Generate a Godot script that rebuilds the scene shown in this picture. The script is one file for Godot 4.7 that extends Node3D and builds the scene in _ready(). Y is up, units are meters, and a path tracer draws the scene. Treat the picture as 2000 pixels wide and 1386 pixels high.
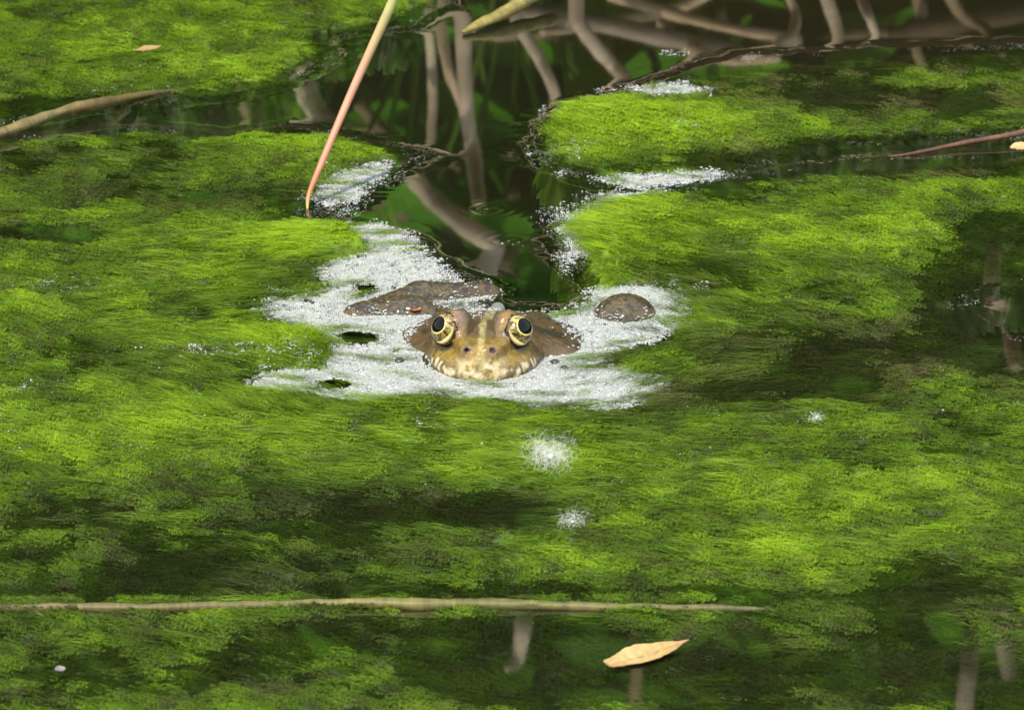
extends Node3D
# A frog in a pond between mats of thread algae. True size, in metres; the layout is worked out in millimetres.

const ELEV := 17.0          # how steeply the camera looks down
const DIST := 2.5           # camera to the middle of the view
const PX := 0.00015         # size of one photograph pixel at that distance
const MID := Vector3(0.00825, 0.0, -0.0117)
const GX0 := -0.26          # the finely modelled stretch of pond
const GZ0 := -0.56
const DX := 0.001
const DZ := 0.0016
const NX := 541
const NZ := 589

var cam_at: Vector3
var fwd: Vector3
var upv: Vector3
var rng := RandomNumberGenerator.new()
var nz_a := FastNoiseLite.new()
var nz_b := FastNoiseLite.new()
var nz_c := FastNoiseLite.new()
var d_open := PackedFloat32Array()   # mm to the edge of open water, positive inside it
var d_foam := PackedFloat32Array()   # mm to the edge of the foam, positive inside it
var algae_h := PackedFloat32Array()  # mm
var water_h := PackedFloat32Array()  # mm
var tone := PackedFloat32Array()
var brown := PackedFloat32Array()
var froth := PackedFloat32Array()    # loose bubbles, 0 to 1
var used := {}


# ---------------------------------------------------------------- helpers
func ray(px: float, py: float) -> Vector3:
	return fwd * DIST + Vector3.RIGHT * (px - 1000.0) * PX + upv * (693.0 - py) * PX

func G(px: float, py: float, h := 0.0) -> Vector3:          # the point at height h seen there
	var r := ray(px, py)
	return cam_at + r * ((h - cam_at.y) / r.y)

func R(px: float, py: float, zb: float) -> Vector3:         # the point at z = zb mirrored there by calm water
	var r := ray(px, py)
	var p := cam_at + r * (-cam_at.y / r.y)
	r.y = -r.y
	return p + r * ((zb - p.z) / r.z)

func plan(x: float, z: float) -> Vector2:                   # the inverse of G at height 0
	var v := Vector3(x, 0, z) - cam_at
	var k := DIST / v.dot(fwd)
	return Vector2(1000.0 + v.x * k / PX, 693.0 - v.dot(upv) * k / PX)

func numbered(called: String) -> String:
	if not used.has(called):
		used[called] = 0
		return called
	used[called] += 1
	return "%s_%03d" % [called, used[called]]

func tag(o: Node, label := "", category := "", group := "", kind := "") -> void:
	for kv in [["label", label], ["category", category], ["group", group], ["kind", kind]]:
		if kv[1] != "":
			o.set_meta(kv[0], kv[1])

func base(called: String, where: Vector3) -> Node3D:
	var o := Node3D.new()
	o.name = numbered(called)
	add_child(o)
	o.position = where
	return o

func put(called: String, mesh: Mesh, mat: Material, parent: Node = self) -> MeshInstance3D:
	var o := MeshInstance3D.new()
	o.name = numbered(called) if parent == self else called
	o.mesh = mesh
	o.material_override = mat
	parent.add_child(o, true)
	return o

func mat_of(albedo: Color, rough: float, spec := 0.5, vertex := false) -> StandardMaterial3D:
	var m := StandardMaterial3D.new()
	m.albedo_color = albedo.linear_to_srgb()
	m.roughness = rough
	m.metallic_specular = spec
	m.vertex_color_use_as_albedo = vertex
	return m

func arrays(v: PackedVector3Array, n: PackedVector3Array, c: PackedColorArray, idx: PackedInt32Array) -> ArrayMesh:
	var a := []
	a.resize(Mesh.ARRAY_MAX)
	a[Mesh.ARRAY_VERTEX] = v
	if n.size():
		a[Mesh.ARRAY_NORMAL] = n
	if c.size():
		a[Mesh.ARRAY_COLOR] = c
	a[Mesh.ARRAY_INDEX] = idx
	var m := ArrayMesh.new()
	m.add_surface_from_arrays(Mesh.PRIMITIVE_TRIANGLES, a)
	return m

func noise_tex(freq: float, octaves: int, seed_: int, size := 256, ramp: Gradient = null, kind := FastNoiseLite.TYPE_SIMPLEX_SMOOTH) -> NoiseTexture2D:
	var t := NoiseTexture2D.new()
	var n := FastNoiseLite.new()
	n.seed = seed_
	n.frequency = freq
	n.noise_type = kind
	n.fractal_octaves = octaves
	t.noise = n
	t.width = size
	t.height = size
	t.seamless = true
	if ramp:
		t.color_ramp = ramp
	return t

func grad(cols: Array) -> Gradient:
	var g := Gradient.new()
	var offs := PackedFloat32Array()
	var cc := PackedColorArray()
	for k in cols.size():
		offs.append(float(k) / (cols.size() - 1))
		cc.append(cols[k])
	g.offsets = offs
	g.colors = cc
	return g

# a tube through pts with a radius and a colour at each point; ends closed
func tube(pts: PackedVector3Array, rad: PackedFloat32Array, cols: PackedColorArray, sides := 8, rough := 0.0, sd := 1) -> ArrayMesh:
	var v := PackedVector3Array()
	var n := PackedVector3Array()
	var c := PackedColorArray()
	var idx := PackedInt32Array()
	var side := Vector3.ZERO
	for i in pts.size():
		var t := (pts[mini(i + 1, pts.size() - 1)] - pts[maxi(i - 1, 0)]).normalized()
		if side == Vector3.ZERO:
			side = t.cross(Vector3(0.31, 0.9, 0.27)).normalized()
		side = (side - t * side.dot(t)).normalized()
		var other := t.cross(side)
		for k in sides:
			var a := TAU * k / sides
			var d := side * cos(a) + other * sin(a)
			var r := rad[i]
			if rough > 0.0:
				r *= 1.0 + rough * nz_b.get_noise_3d(pts[i].x * 900.0 + k * 17.0 + sd * 31.0, pts[i].y * 900.0, pts[i].z * 900.0 + sin(a) * 9.0)
			v.append(pts[i] + d * r)
			n.append(d)
			var gr := 1.0 + rough * 0.9 * nz_c.get_noise_3d(pts[i].x * 2600.0 + sd, pts[i].y * 2600.0 + cos(a) * 14.0, pts[i].z * 2600.0 + sin(a) * 14.0)
			c.append(Color(cols[i].r * gr, cols[i].g * gr, cols[i].b * gr))
	for i in pts.size() - 1:
		for k in sides:
			var a := i * sides + k
			var b := i * sides + (k + 1) % sides
			idx.append_array([a, a + sides, b, b, a + sides, b + sides])
	for e in [0, pts.size() - 1]:
		var m := v.size()
		var t: Vector3 = (pts[1] - pts[0]).normalized() * -1.0 if e == 0 else (pts[e] - pts[e - 1]).normalized()
		v.append(pts[e] + t * rad[e] * 0.3)
		n.append(t)
		c.append(cols[e])
		for k in sides:
			var a: int = e * sides + k
			var b: int = e * sides + (k + 1) % sides
			idx.append_array([m, a, b] if e == 0 else [m, b, a])
	return arrays(v, n, c, fixed(v, n, idx))

# every triangle wound clockwise as seen from the side its normals point to
func fixed(v: PackedVector3Array, n: PackedVector3Array, idx: PackedInt32Array) -> PackedInt32Array:
	for i in range(0, idx.size(), 3):
		var a := idx[i]
		var b := idx[i + 1]
		var c := idx[i + 2]
		if (v[b] - v[a]).cross(v[c] - v[a]).dot(n[a] + n[b] + n[c]) > 0.0:
			idx[i + 1] = c
			idx[i + 2] = b
	return idx

func smooth_path(pts: Array, per := 6) -> PackedVector3Array:
	var out := PackedVector3Array()
	for i in pts.size() - 1:
		var p0: Vector3 = pts[maxi(i - 1, 0)]
		var p1: Vector3 = pts[i]
		var p2: Vector3 = pts[i + 1]
		var p3: Vector3 = pts[mini(i + 2, pts.size() - 1)]
		for k in per:
			out.append(p1.cubic_interpolate(p2, p0, p3, float(k) / per))
	out.append(pts[-1])
	return out

func ramp_f(vals: Array, n: int) -> PackedFloat32Array:
	var out := PackedFloat32Array()
	for i in n:
		var f := float(i) / (n - 1) * (vals.size() - 1)
		var k := mini(int(f), vals.size() - 2)
		out.append(lerpf(vals[k], vals[k + 1], f - k))
	return out

func ramp_c(vals: Array, n: int, wob := 0.0, sd := 0.0) -> PackedColorArray:
	var out := PackedColorArray()
	for i in n:
		var f := float(i) / (n - 1) * (vals.size() - 1)
		var k := mini(int(f), vals.size() - 2)
		var c: Color = vals[k].lerp(vals[k + 1], f - k)
		var w := 1.0 + wob * nz_b.get_noise_2d(i * 23.0, sd * 77.0)
		out.append(Color(c.r * w, c.g * w, c.b * w))
	return out

func make_multi(called: String, mesh: Mesh, mat: Material, xf: Array, cols: PackedColorArray, parent: Node = self) -> MultiMeshInstance3D:
	var mm := MultiMesh.new()
	mm.transform_format = MultiMesh.TRANSFORM_3D
	mm.use_colors = cols.size() > 0
	mm.mesh = mesh
	mm.instance_count = xf.size()
	for i in xf.size():
		mm.set_instance_transform(i, xf[i])
		if cols.size():
			mm.set_instance_color(i, cols[i])
	var o := MultiMeshInstance3D.new()
	o.name = numbered(called) if parent == self else called
	o.multimesh = mm
	o.material_override = mat
	o.set_meta("kind", "stuff")
	parent.add_child(o, true)
	return o


# ---------------------------------------------------------------- the layout of the pond
func fill(polys: Array) -> PackedByteArray:
	var m := PackedByteArray()
	m.resize(NX * NZ)
	for poly in polys:
		var w := PackedVector2Array()
		for k in range(0, poly.size(), 2):
			var g := G(poly[k], poly[k + 1])
			w.append(Vector2((g.x - GX0) / DX, (g.z - GZ0) / DZ))
		for j in NZ:
			var xs := []
			for k in w.size():
				var a := w[k]
				var b := w[(k + 1) % w.size()]
				if (a.y <= j) != (b.y <= j):
					xs.append(a.x + (j - a.y) / (b.y - a.y) * (b.x - a.x))
			xs.sort()
			for k in range(0, xs.size() - 1, 2):
				for i in range(clampi(ceili(xs[k]), 0, NX), clampi(floori(xs[k + 1]) + 1, 0, NX)):
					m[j * NX + i] = 1
	return m

func distances(m: PackedByteArray) -> PackedFloat32Array:   # signed, in mm, positive inside
	var out := PackedFloat32Array()
	out.resize(NX * NZ)
	var diag := 1.887
	for pass_ in 2:
		var d := PackedFloat32Array()
		d.resize(NX * NZ)
		for i in NX * NZ:
			d[i] = 60.0 if m[i] == 1 - pass_ else 0.0
		for j in range(1, NZ):
			for i in range(1, NX - 1):
				var q := j * NX + i
				var b := d[q]
				if b > 0.0:
					d[q] = minf(minf(b, d[q - 1] + 1.0), minf(d[q - NX] + 1.6, minf(d[q - NX - 1], d[q - NX + 1]) + diag))
		for j in range(NZ - 2, -1, -1):
			for i in range(NX - 2, 0, -1):
				var q := j * NX + i
				var b := d[q]
				if b > 0.0:
					d[q] = minf(minf(b, d[q + 1] + 1.0), minf(d[q + NX] + 1.6, minf(d[q + NX - 1], d[q + NX + 1]) + diag))
		for i in NX * NZ:
			if d[i] > 0.0:
				out[i] = d[i] - 0.5 if pass_ == 0 else 0.5 - d[i]
	return out

func blob_field(blobs: Array, slot: int) -> Image:          # broad swells, summed coarsely and enlarged smoothly
	var w := 136
	var h := 148
	var im := Image.create(w, h, false, Image.FORMAT_RF)
	var list := []
	for b in blobs:
		if b[slot] != 0.0:
			var c := G(b[0], b[1])
			var e := G(b[0] + b[2], b[1])
			var f := G(b[0], b[1] + b[3])
			list.append([c.x, c.z, e.x - c.x, f.z - c.z, b[slot]])
	for j in h:
		for i in w:
			var x := GX0 + DX * NX * (i + 0.5) / w
			var z := GZ0 + DZ * NZ * (j + 0.5) / h
			var s := 0.0
			for b in list:
				var u: float = (x - b[0]) / b[2]
				var v: float = (z - b[1]) / b[3]
				var q := u * u + v * v
				if q < 6.0:
					s += b[4] * exp(-q)
			im.set_pixel(i, j, Color(s, 0, 0))
	im.resize(NX, NZ, Image.INTERPOLATE_CUBIC)
	return im

func lay_out() -> void:
	var open_water := [
		[850, -500, 880, 10, 800, 52, 700, 66, 640, 82, 655, 112, 560, 162, 440, 192, 300, 204, 180, 216, 60, 236, -100, 246, -100, 270, 120, 262, 280, 246, 440, 264, 520, 250, 640, 256, 720, 276, 800, 293, 838, 302,
			810, 322, 760, 338, 722, 364, 700, 394, 640, 404, 655, 428, 700, 440, 760, 455, 800, 470, 830, 495, 870, 530, 950, 548, 970, 585, 1000, 600, 1100, 608, 1150, 575, 1130, 545, 1105, 505, 1085, 470,
			1095, 440, 1140, 412, 1190, 387, 1235, 372, 1130, 352, 1060, 318, 1034, 278, 1058, 236, 1088, 208, 1170, 190, 1260, 168, 1300, 150, 1450, 110, 1700, 94, 2200, 80, 2200, -500],
		[1200, 384, 1290, 367, 1450, 338, 1560, 298, 1700, 282, 2150, 262, 2150, 290, 1720, 306, 1540, 326, 1400, 353, 1300, 374],
		[1880, 600, 1930, 560, 2150, 530, 2150, 680, 1990, 660]]
	var foam := [
		[650, 440, 720, 436, 790, 455, 806, 484, 858, 524, 880, 545, 900, 575, 940, 566, 962, 572, 925, 596, 1000, 614, 1100, 614, 1145, 590, 1170, 560, 1260, 562, 1330, 570, 1352, 600, 1330, 640, 1270, 668, 1190, 690,
			1180, 712, 1240, 728, 1304, 742, 1288, 775, 1180, 802, 1060, 802, 960, 786, 880, 780, 690, 790, 610, 776, 500, 762, 492, 742, 560, 725, 622, 722, 652, 700, 640, 662, 560, 642, 508, 606, 530, 584, 600, 580,
			642, 560, 610, 535, 640, 510, 700, 500, 722, 490, 690, 466]]
	# px centre, px radii, height mm, tone, brown, froth
	var blobs := [[1250, 250, 170, 40, 2.6, 0.7, 0.0, 0.0], [1200, 465, 120, 44, 2.4, 0.6, 0.0, 0.0], [600, 478, 140, 38, 2.2, 0.5, 0.0, 0.0], [540, 655, 130, 34, 1.5, 0.3, 0.0, 0.0], [560, 130, 110, 26, 1.6, 0.2, 0.0, 0.0], [680, 285, 110, 18, 1.2, 0.3, 0.0, 0.0],
		[700, 1010, 360, 50, -1.1, -0.5, 0.15, 0.0], [250, 1125, 420, 48, -1.7, -0.5, 0.1, 0.0], [900, 985, 220, 36, -1.2, -0.2, 0.1, 0.0], [1700, 700, 290, 66, -1.3, -0.3, 0.6, 0.0],
		[1940, 610, 150, 100, -3.4, -0.4, 0.4, 0.0], [1965, 465, 80, 40, -6.0, -0.4, 0.3, 0.0], [1870, 1145, 190, 46, -3.17, -0.3, 0.4, 0.0], [1450, 775, 260, 34, -1.15, -0.2, 0.5, 0.0],
		[1500, 1310, 560, 95, -2.7, -0.4, 0.35, 0.0], [1010, 1265, 150, 50, -4.2, -0.3, 0.1, 0.0], [1900, 1320, 200, 90, -1.2, 0.0, 0.2, 0.0], [800, 1165, 760, 20, -2.16, -0.2, 0.1, 0.0],
		[300, 1310, 420, 80, -1.15, -0.1, 0.0, 0.0], [700, 1230, 300, 30, -1.8, -0.3, 0.0, 0.0], [1650, 315, 330, 30, -3.6, -0.4, 0.8, 0.0], [1850, 340, 260, 30, -1.08, 0.0, 0.3, 0.0], [60, 458, 110, 12, -6.0, -0.4, 0.0, 0.0],
		[330, 222, 280, 22, -7.0, -0.3, 0.3, 0.0], [1820, 110, 270, 34, -3.24, -0.3, 0.8, 0.0], [1500, 140, 170, 22, -1.2, -0.1, 0.4, 0.0], [1650, 190, 500, 14, -1.08, -0.2, 0.4, 0.0], [250, 335, 380, 50, -0.9, -0.35, 0.1, 0.0],
		[1780, 205, 260, 34, -1.6, -0.5, 0.75, 0.0], [1600, 175, 130, 14, -1.4, -0.3, 0.7, 0.0], [1420, 205, 120, 10, -0.6, -0.1, 0.3, 0.0], [1560, 120, 120, 24, -1.0, 0.0, 0.5, 0.0], [450, 395, 260, 22, -1.0, -0.3, 0.1, 0.0], [430, 980, 200, 60, -1.08, -0.2, 0.0, 0.0], [120, 1010, 180, 60, -0.8, 0.0, 0.0, 0.0],
		[1300, 260, 230, 60, 1.8, 0.7, 0.0, 0.0], [1700, 470, 260, 40, 0.6, 0.7, 0.0, 0.0], [480, 490, 240, 44, 1.4, 0.35, 0.0, 0.0], [600, 300, 170, 40, 0.6, 0.6, 0.0, 0.0], [330, 100, 330, 60, 1.2, 0.25, 0.0, 0.0],
		[450, 150, 160, 20, 0.6, 0.4, 0.0, 0.0], [250, 850, 400, 66, 1.2, 0.6, 0.0, 0.0], [1000, 890, 260, 50, 0.6, 0.5, 0.0, 0.0], [1580, 1095, 190, 54, 1.7, 0.8, 0.0, 0.0], [1400, 960, 360, 50, 0.6, 0.3, 0.0, 0.0],
		[660, 492, 60, 26, 2.6, 0.6, 0.0, 0.0], [590, 690, 80, 26, 3.6, 0.7, 0.0, 0.0], [1180, 520, 80, 44, 2.8, 0.7, 0.0, 0.0], [1900, 370, 120, 20, 0.8, 0.5, 0.0, 0.0], [1850, 960, 200, 60, 0.4, 0.5, 0.0, 0.0], [100, 600, 260, 60, 0.4, 0.2, 0.0, 0.0], [1350, 430, 200, 40, 1.0, 0.4, 0.0, 0.0],
		[700, 345, 70, 20, 0.0, 0.0, 0.0, 0.9], [650, 388, 60, 20, 0.0, 0.0, 0.0, 0.7], [640, 420, 60, 14, 0.0, 0.0, 0.0, 0.5], [1105, 480, 24, 50, 0.0, 0.0, 0.0, 0.8], [1135, 425, 70, 18, 0.0, 0.0, 0.0, 0.9], [1225, 388, 80, 12, 0.0, 0.0, 0.0, 1.0],
		[1280, 352, 80, 12, 0.0, 0.0, 0.0, 1.0], [1100, 300, 60, 24, 0.0, 0.0, 0.0, 0.55], [1270, 178, 80, 10, 0.0, 0.0, 0.0, 0.9], [1320, 103, 22, 4, 0.0, 0.0, 0.0, 1.0], [1485, 110, 26, 4, 0.0, 0.0, 0.0, 1.0], [1090, 220, 30, 14, 0.0, 0.0, 0.0, 0.7],
		[1005, 478, 34, 5, 0.0, 0.0, 0.0, 0.7], [1095, 342, 16, 5, 0.0, 0.0, 0.0, 0.8], [1020, 345, 20, 4, 0.0, 0.0, 0.0, 0.6], [1330, 575, 50, 30, 0.0, 0.0, 0.0, 0.7], [560, 580, 80, 14, 0.0, 0.0, 0.0, 0.6], [560, 730, 90, 12, 0.0, 0.0, 0.0, 0.6], [400, 690, 110, 9, 0.0, 0.0, 0.0, 0.8],
		[130, 562, 110, 9, 0.0, 0.0, 0.0, 0.8], [620, 705, 50, 10, 0.0, 0.0, 0.0, 0.6], [480, 700, 90, 7, 0.0, 0.0, 0.0, 0.5], [240, 180, 120, 8, 0.0, 0.0, 0.0, 0.35], [300, 135, 90, 6, 0.0, 0.0, 0.0, 0.3], [870, 835, 90, 8, 0.0, 0.0, 0.0, 0.35], [1350, 266, 30, 5, 0.0, 0.0, 0.0, 0.8], [20, 766, 60, 7, 0.0, 0.0, 0.0, 0.9], [150, 545, 40, 4, 0.0, 0.0, 0.0, 0.4]]
	foam.append_array([[640, 352, 700, 326, 752, 318, 748, 338, 706, 368, 690, 396, 640, 402, 612, 388], [1112, 480, 1094, 452, 1128, 416, 1190, 388, 1290, 370, 1302, 380, 1224, 402, 1164, 422, 1132, 454, 1128, 505, 1112, 512],
		[1160, 346, 1250, 344, 1330, 337, 1402, 334, 1395, 350, 1300, 362, 1240, 370, 1178, 358], [1238, 170, 1330, 164, 1384, 178, 1300, 190, 1250, 188]])
	var m_open := fill(open_water)
	var m_foam := fill(foam)
	var hollow := []
	var gaps := fill([[655, 655, 690, 648, 735, 655, 738, 668, 700, 676, 668, 670], [612, 748, 650, 740, 690, 752, 660, 762, 630, 760], [690, 562, 720, 556, 735, 566, 705, 574], [820, 700, 828, 690, 834, 712, 826, 716]])
	for i in NX * NZ:
		if gaps[i] == 1:
			m_foam[i] = 0
			hollow.append(i)
	d_open = distances(m_open)
	d_foam = distances(m_foam)
	var f_h := blob_field(blobs, 4)
	var f_t := blob_field(blobs, 5)
	var f_b := blob_field(blobs, 6)
	var f_f := blob_field(blobs, 7)
	for a in [algae_h, water_h, tone, brown, froth]:
		a.resize(NX * NZ)
	var ring_a := G(955, 408)
	var ring_b := G(1000, 470)
	var hump := G(1000, 600)
	for j in NZ:
		for i in NX:
			var q := j * NX + i
			var x := (GX0 + i * DX) * 1000.0
			var z := (GZ0 + j * DZ) * 1000.0
			var wob := nz_a.get_noise_2d(x * 1.2, z * 0.8) * 4.0 + nz_b.get_noise_2d(x * 3.0, z * 2.4) * 1.6
			var dw := -d_open[q] + wob
			var e := smoothstep(-2.0, 11.0, dw)
			var swell := nz_a.get_noise_2d(x * 0.35 + 500.0, z * 0.22) * 2.1 + nz_b.get_noise_2d(x * 0.9 + 60.0, z * 0.5) * 1.0 + nz_a.get_noise_2d(x * 1.6 + 800.0, z * 1.1) * 1.1
			var clump := nz_b.get_noise_2d(x * 1.6, z * 1.8 + 90.0) * 0.55 + nz_c.get_noise_2d(x * 4.0, z * 5.5) * 0.28
			clump *= 1.0 + 0.9 * smoothstep(60.0, 140.0, Vector2(x, z + 28.0).length())
			var h := lerpf(-16.0, 0.8 + f_h.get_pixel(i, j).r + swell + clump, e)
			var df := d_foam[q] + nz_b.get_noise_2d(x * 4.0 + 300.0, z * 3.0) * 1.8
			if df > -4.0:
				h = lerpf(h, -1.6 + clump * 0.5, smoothstep(-4.0, 1.5, df))
			algae_h[q] = h
			tone[q] = f_t.get_pixel(i, j).r * 1.12 - 0.28 + nz_a.get_noise_2d(x * 0.9, z * 0.5 + 700.0) * 0.95 + nz_b.get_noise_2d(x * 2.2 + 90.0, z * 1.3) * 0.75
			brown[q] = clampf(f_b.get_pixel(i, j).r + nz_a.get_noise_2d(x * 0.8 + 900.0, z * 0.6) * 0.6 + nz_b.get_noise_2d(x * 2.0 + 10.0, z * 1.6) * 0.35, 0.0, 1.0)
			var edge := exp(-absf(dw - 3.0) / 3.0) * clampf(nz_a.get_noise_2d(x * 0.7, z * 0.7 + 300.0) * 1.4, 0.0, 0.5)
			froth[q] = clampf(f_f.get_pixel(i, j).r + edge, 0.0, 1.0)
			if h > 0.3 and h < 6.0:
				froth[q] = maxf(froth[q], 0.121)
			# the water climbs a little along whatever stands in it, and rings spread where a bug sits
			var fade := clampf(minf(minf(i, NX - 1 - i), minf(j, NZ - 1 - j)) / 20.0, 0.0, 1.0)
			var off := maxf(0.0, d_open[q] + nz_a.get_noise_2d(x * 0.9 + 40.0, z * 0.5) * 3.5)
			var w := 0.6 * exp(-off / 2.3) + 0.026 * cos((off + nz_a.get_noise_2d(x * 0.5, z * 0.3) * 3.0) * TAU / 5.2) * exp(-off / 3.6) * smoothstep(1.0, 4.0, off) + 0.006 * nz_a.get_noise_2d(x * 0.32, z * 0.22 + 250.0)
			for c in [[ring_a, 0.022, 3.6, 3.6], [ring_b, 0.02, 4.2, 3.4]]:
				var rr := Vector2(x - c[0].x * 1000.0, z - c[0].z * 1000.0).length()
				if rr < 30.0:
					w += c[1] * cos(rr / c[2] * TAU) * exp(-rr / c[3])
			w += 0.22 * exp(-pow((x - hump.x * 1000.0) / 40.0, 2.0) - pow((z - hump.z * 1000.0) / 4.5, 2.0))
			water_h[q] = w * fade
	for q in hollow:
		algae_h[q] = -9.0
		froth[q] = 0.0
		d_foam[q] = -30.0

func look(a: PackedFloat32Array, x: float, z: float) -> float:
	var u := clampf((x - GX0) / DX, 0.0, NX - 1.01)
	var v := clampf((z - GZ0) / DZ, 0.0, NZ - 1.01)
	var i := int(u)
	var j := int(v)
	u -= i
	v -= j
	var q := j * NX + i
	return lerpf(lerpf(a[q], a[q + 1], u), lerpf(a[q + NX], a[q + NX + 1], u), v)

func mat_region(p: Vector2) -> int:      # which mat a point of the plan belongs to
	if p.y > 1188.0:
		return 6
	if p.x < 930.0:
		if p.y < lerpf(232.0, 205.0, p.x / 560.0) and p.y < 215.0:
			return 0
		if p.y < 425.0:
			return 1
		return 2 if p.y < 745.0 and p.x < 760.0 else 5
	if p.y < lerpf(372.0, 262.0, clampf((p.x - 1150.0) / 550.0, 0.0, 1.0)):
		return 3
	return 4 if p.y < 600.0 else 5

func algae_color(t: float, b: float, wet: float) -> Color:
	var dark := Color(0.030, 0.043, 0.004)
	var mid := Color(0.084, 0.158, 0.003)
	var lite := Color(0.232, 0.372, 0.009)
	var c := dark.lerp(mid, clampf(t + 1.0, 0.0, 1.0)) if t < 0.0 else mid.lerp(lite, clampf(t, 0.0, 1.0))
	c = c.lerp(Color(0.10, 0.080, 0.028), clampf(b, 0.0, 1.0) * 0.7)
	return c * (1.0 - 0.25 * wet)


# ---------------------------------------------------------------- the frog
var prim_a := PackedVector3Array()
var prim_b := PackedVector3Array()   # the radii of an ellipsoid, or the far joint of a limb
var prim_r := PackedFloat32Array()
var prim_s := PackedFloat32Array()   # far radius; negative marks an ellipsoid
var prim_k := PackedFloat32Array()
const EYE_L := Vector3(-10.4, 11.2, 0.0)
const EYE_R := Vector3(9.4, 11.0, 0.0)
const EYE_RAD := 4.9

func ell(a: Vector3, r: Vector3, k: float) -> void:
	prim_a.append(a); prim_b.append(r); prim_r.append(0.0); prim_s.append(-1.0); prim_k.append(k)

func limb(a: Vector3, b: Vector3, ra: float, rb: float, k: float) -> void:
	prim_a.append(a); prim_b.append(b); prim_r.append(ra); prim_s.append(rb); prim_k.append(k)

func prim_d(i: int, p: Vector3) -> float:
	var a := prim_a[i]
	var b := prim_b[i]
	var s := prim_s[i]
	if s < 0.0:
		var q := (p - a) / b
		var k0 := q.length()
		return k0 * (k0 - 1.0) / maxf((q / b).length(), 1e-5)
	var ba := b - a
	var t := clampf((p - a).dot(ba) / ba.length_squared(), 0.0, 1.0)
	return (p - a - ba * t).length() - lerpf(prim_r[i], s, t)

func gaze(e: Vector3) -> Vector3:
	var s := signf(e.x)
	return Vector3(s * 0.66, 0.42, 0.62).normalized()

func field(p: Vector3, ids: PackedInt32Array) -> float:
	var d := 1e3
	for i in ids:
		var e := prim_d(i, p)
		var k := prim_k[i]
		var h := maxf(k - absf(d - e), 0.0) / k
		d = minf(d, e) - h * h * k * 0.25
	if d > 4.0:
		return d
	# mouth, nostrils, warts, and the eye sockets
	if p.z > -9.0:
		d += 0.55 * exp(-pow((p.y + 0.6 - 0.02 * absf(p.x)) / 0.45, 2.0)) * smoothstep(-9.0, -5.0, p.z)
		for s in [-1.0, 1.0]:
			d = maxf(d, 0.75 - (p - Vector3(-0.6 + s * 3.7, 8.6, 12.0)).length())
		d = maxf(d, minf(EYE_RAD + 0.12 - (p - EYE_L).length(), 3.0))
		d = maxf(d, minf(EYE_RAD + 0.12 - (p - EYE_R).length(), 3.0))
	d -= 0.32 * nz_b.get_noise_3d(p.x * 7.0, p.y * 7.0, p.z * 7.0) + 0.2 * nz_c.get_noise_3d(p.x * 13.0, p.y * 13.0, p.z * 13.0)
	return d

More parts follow.
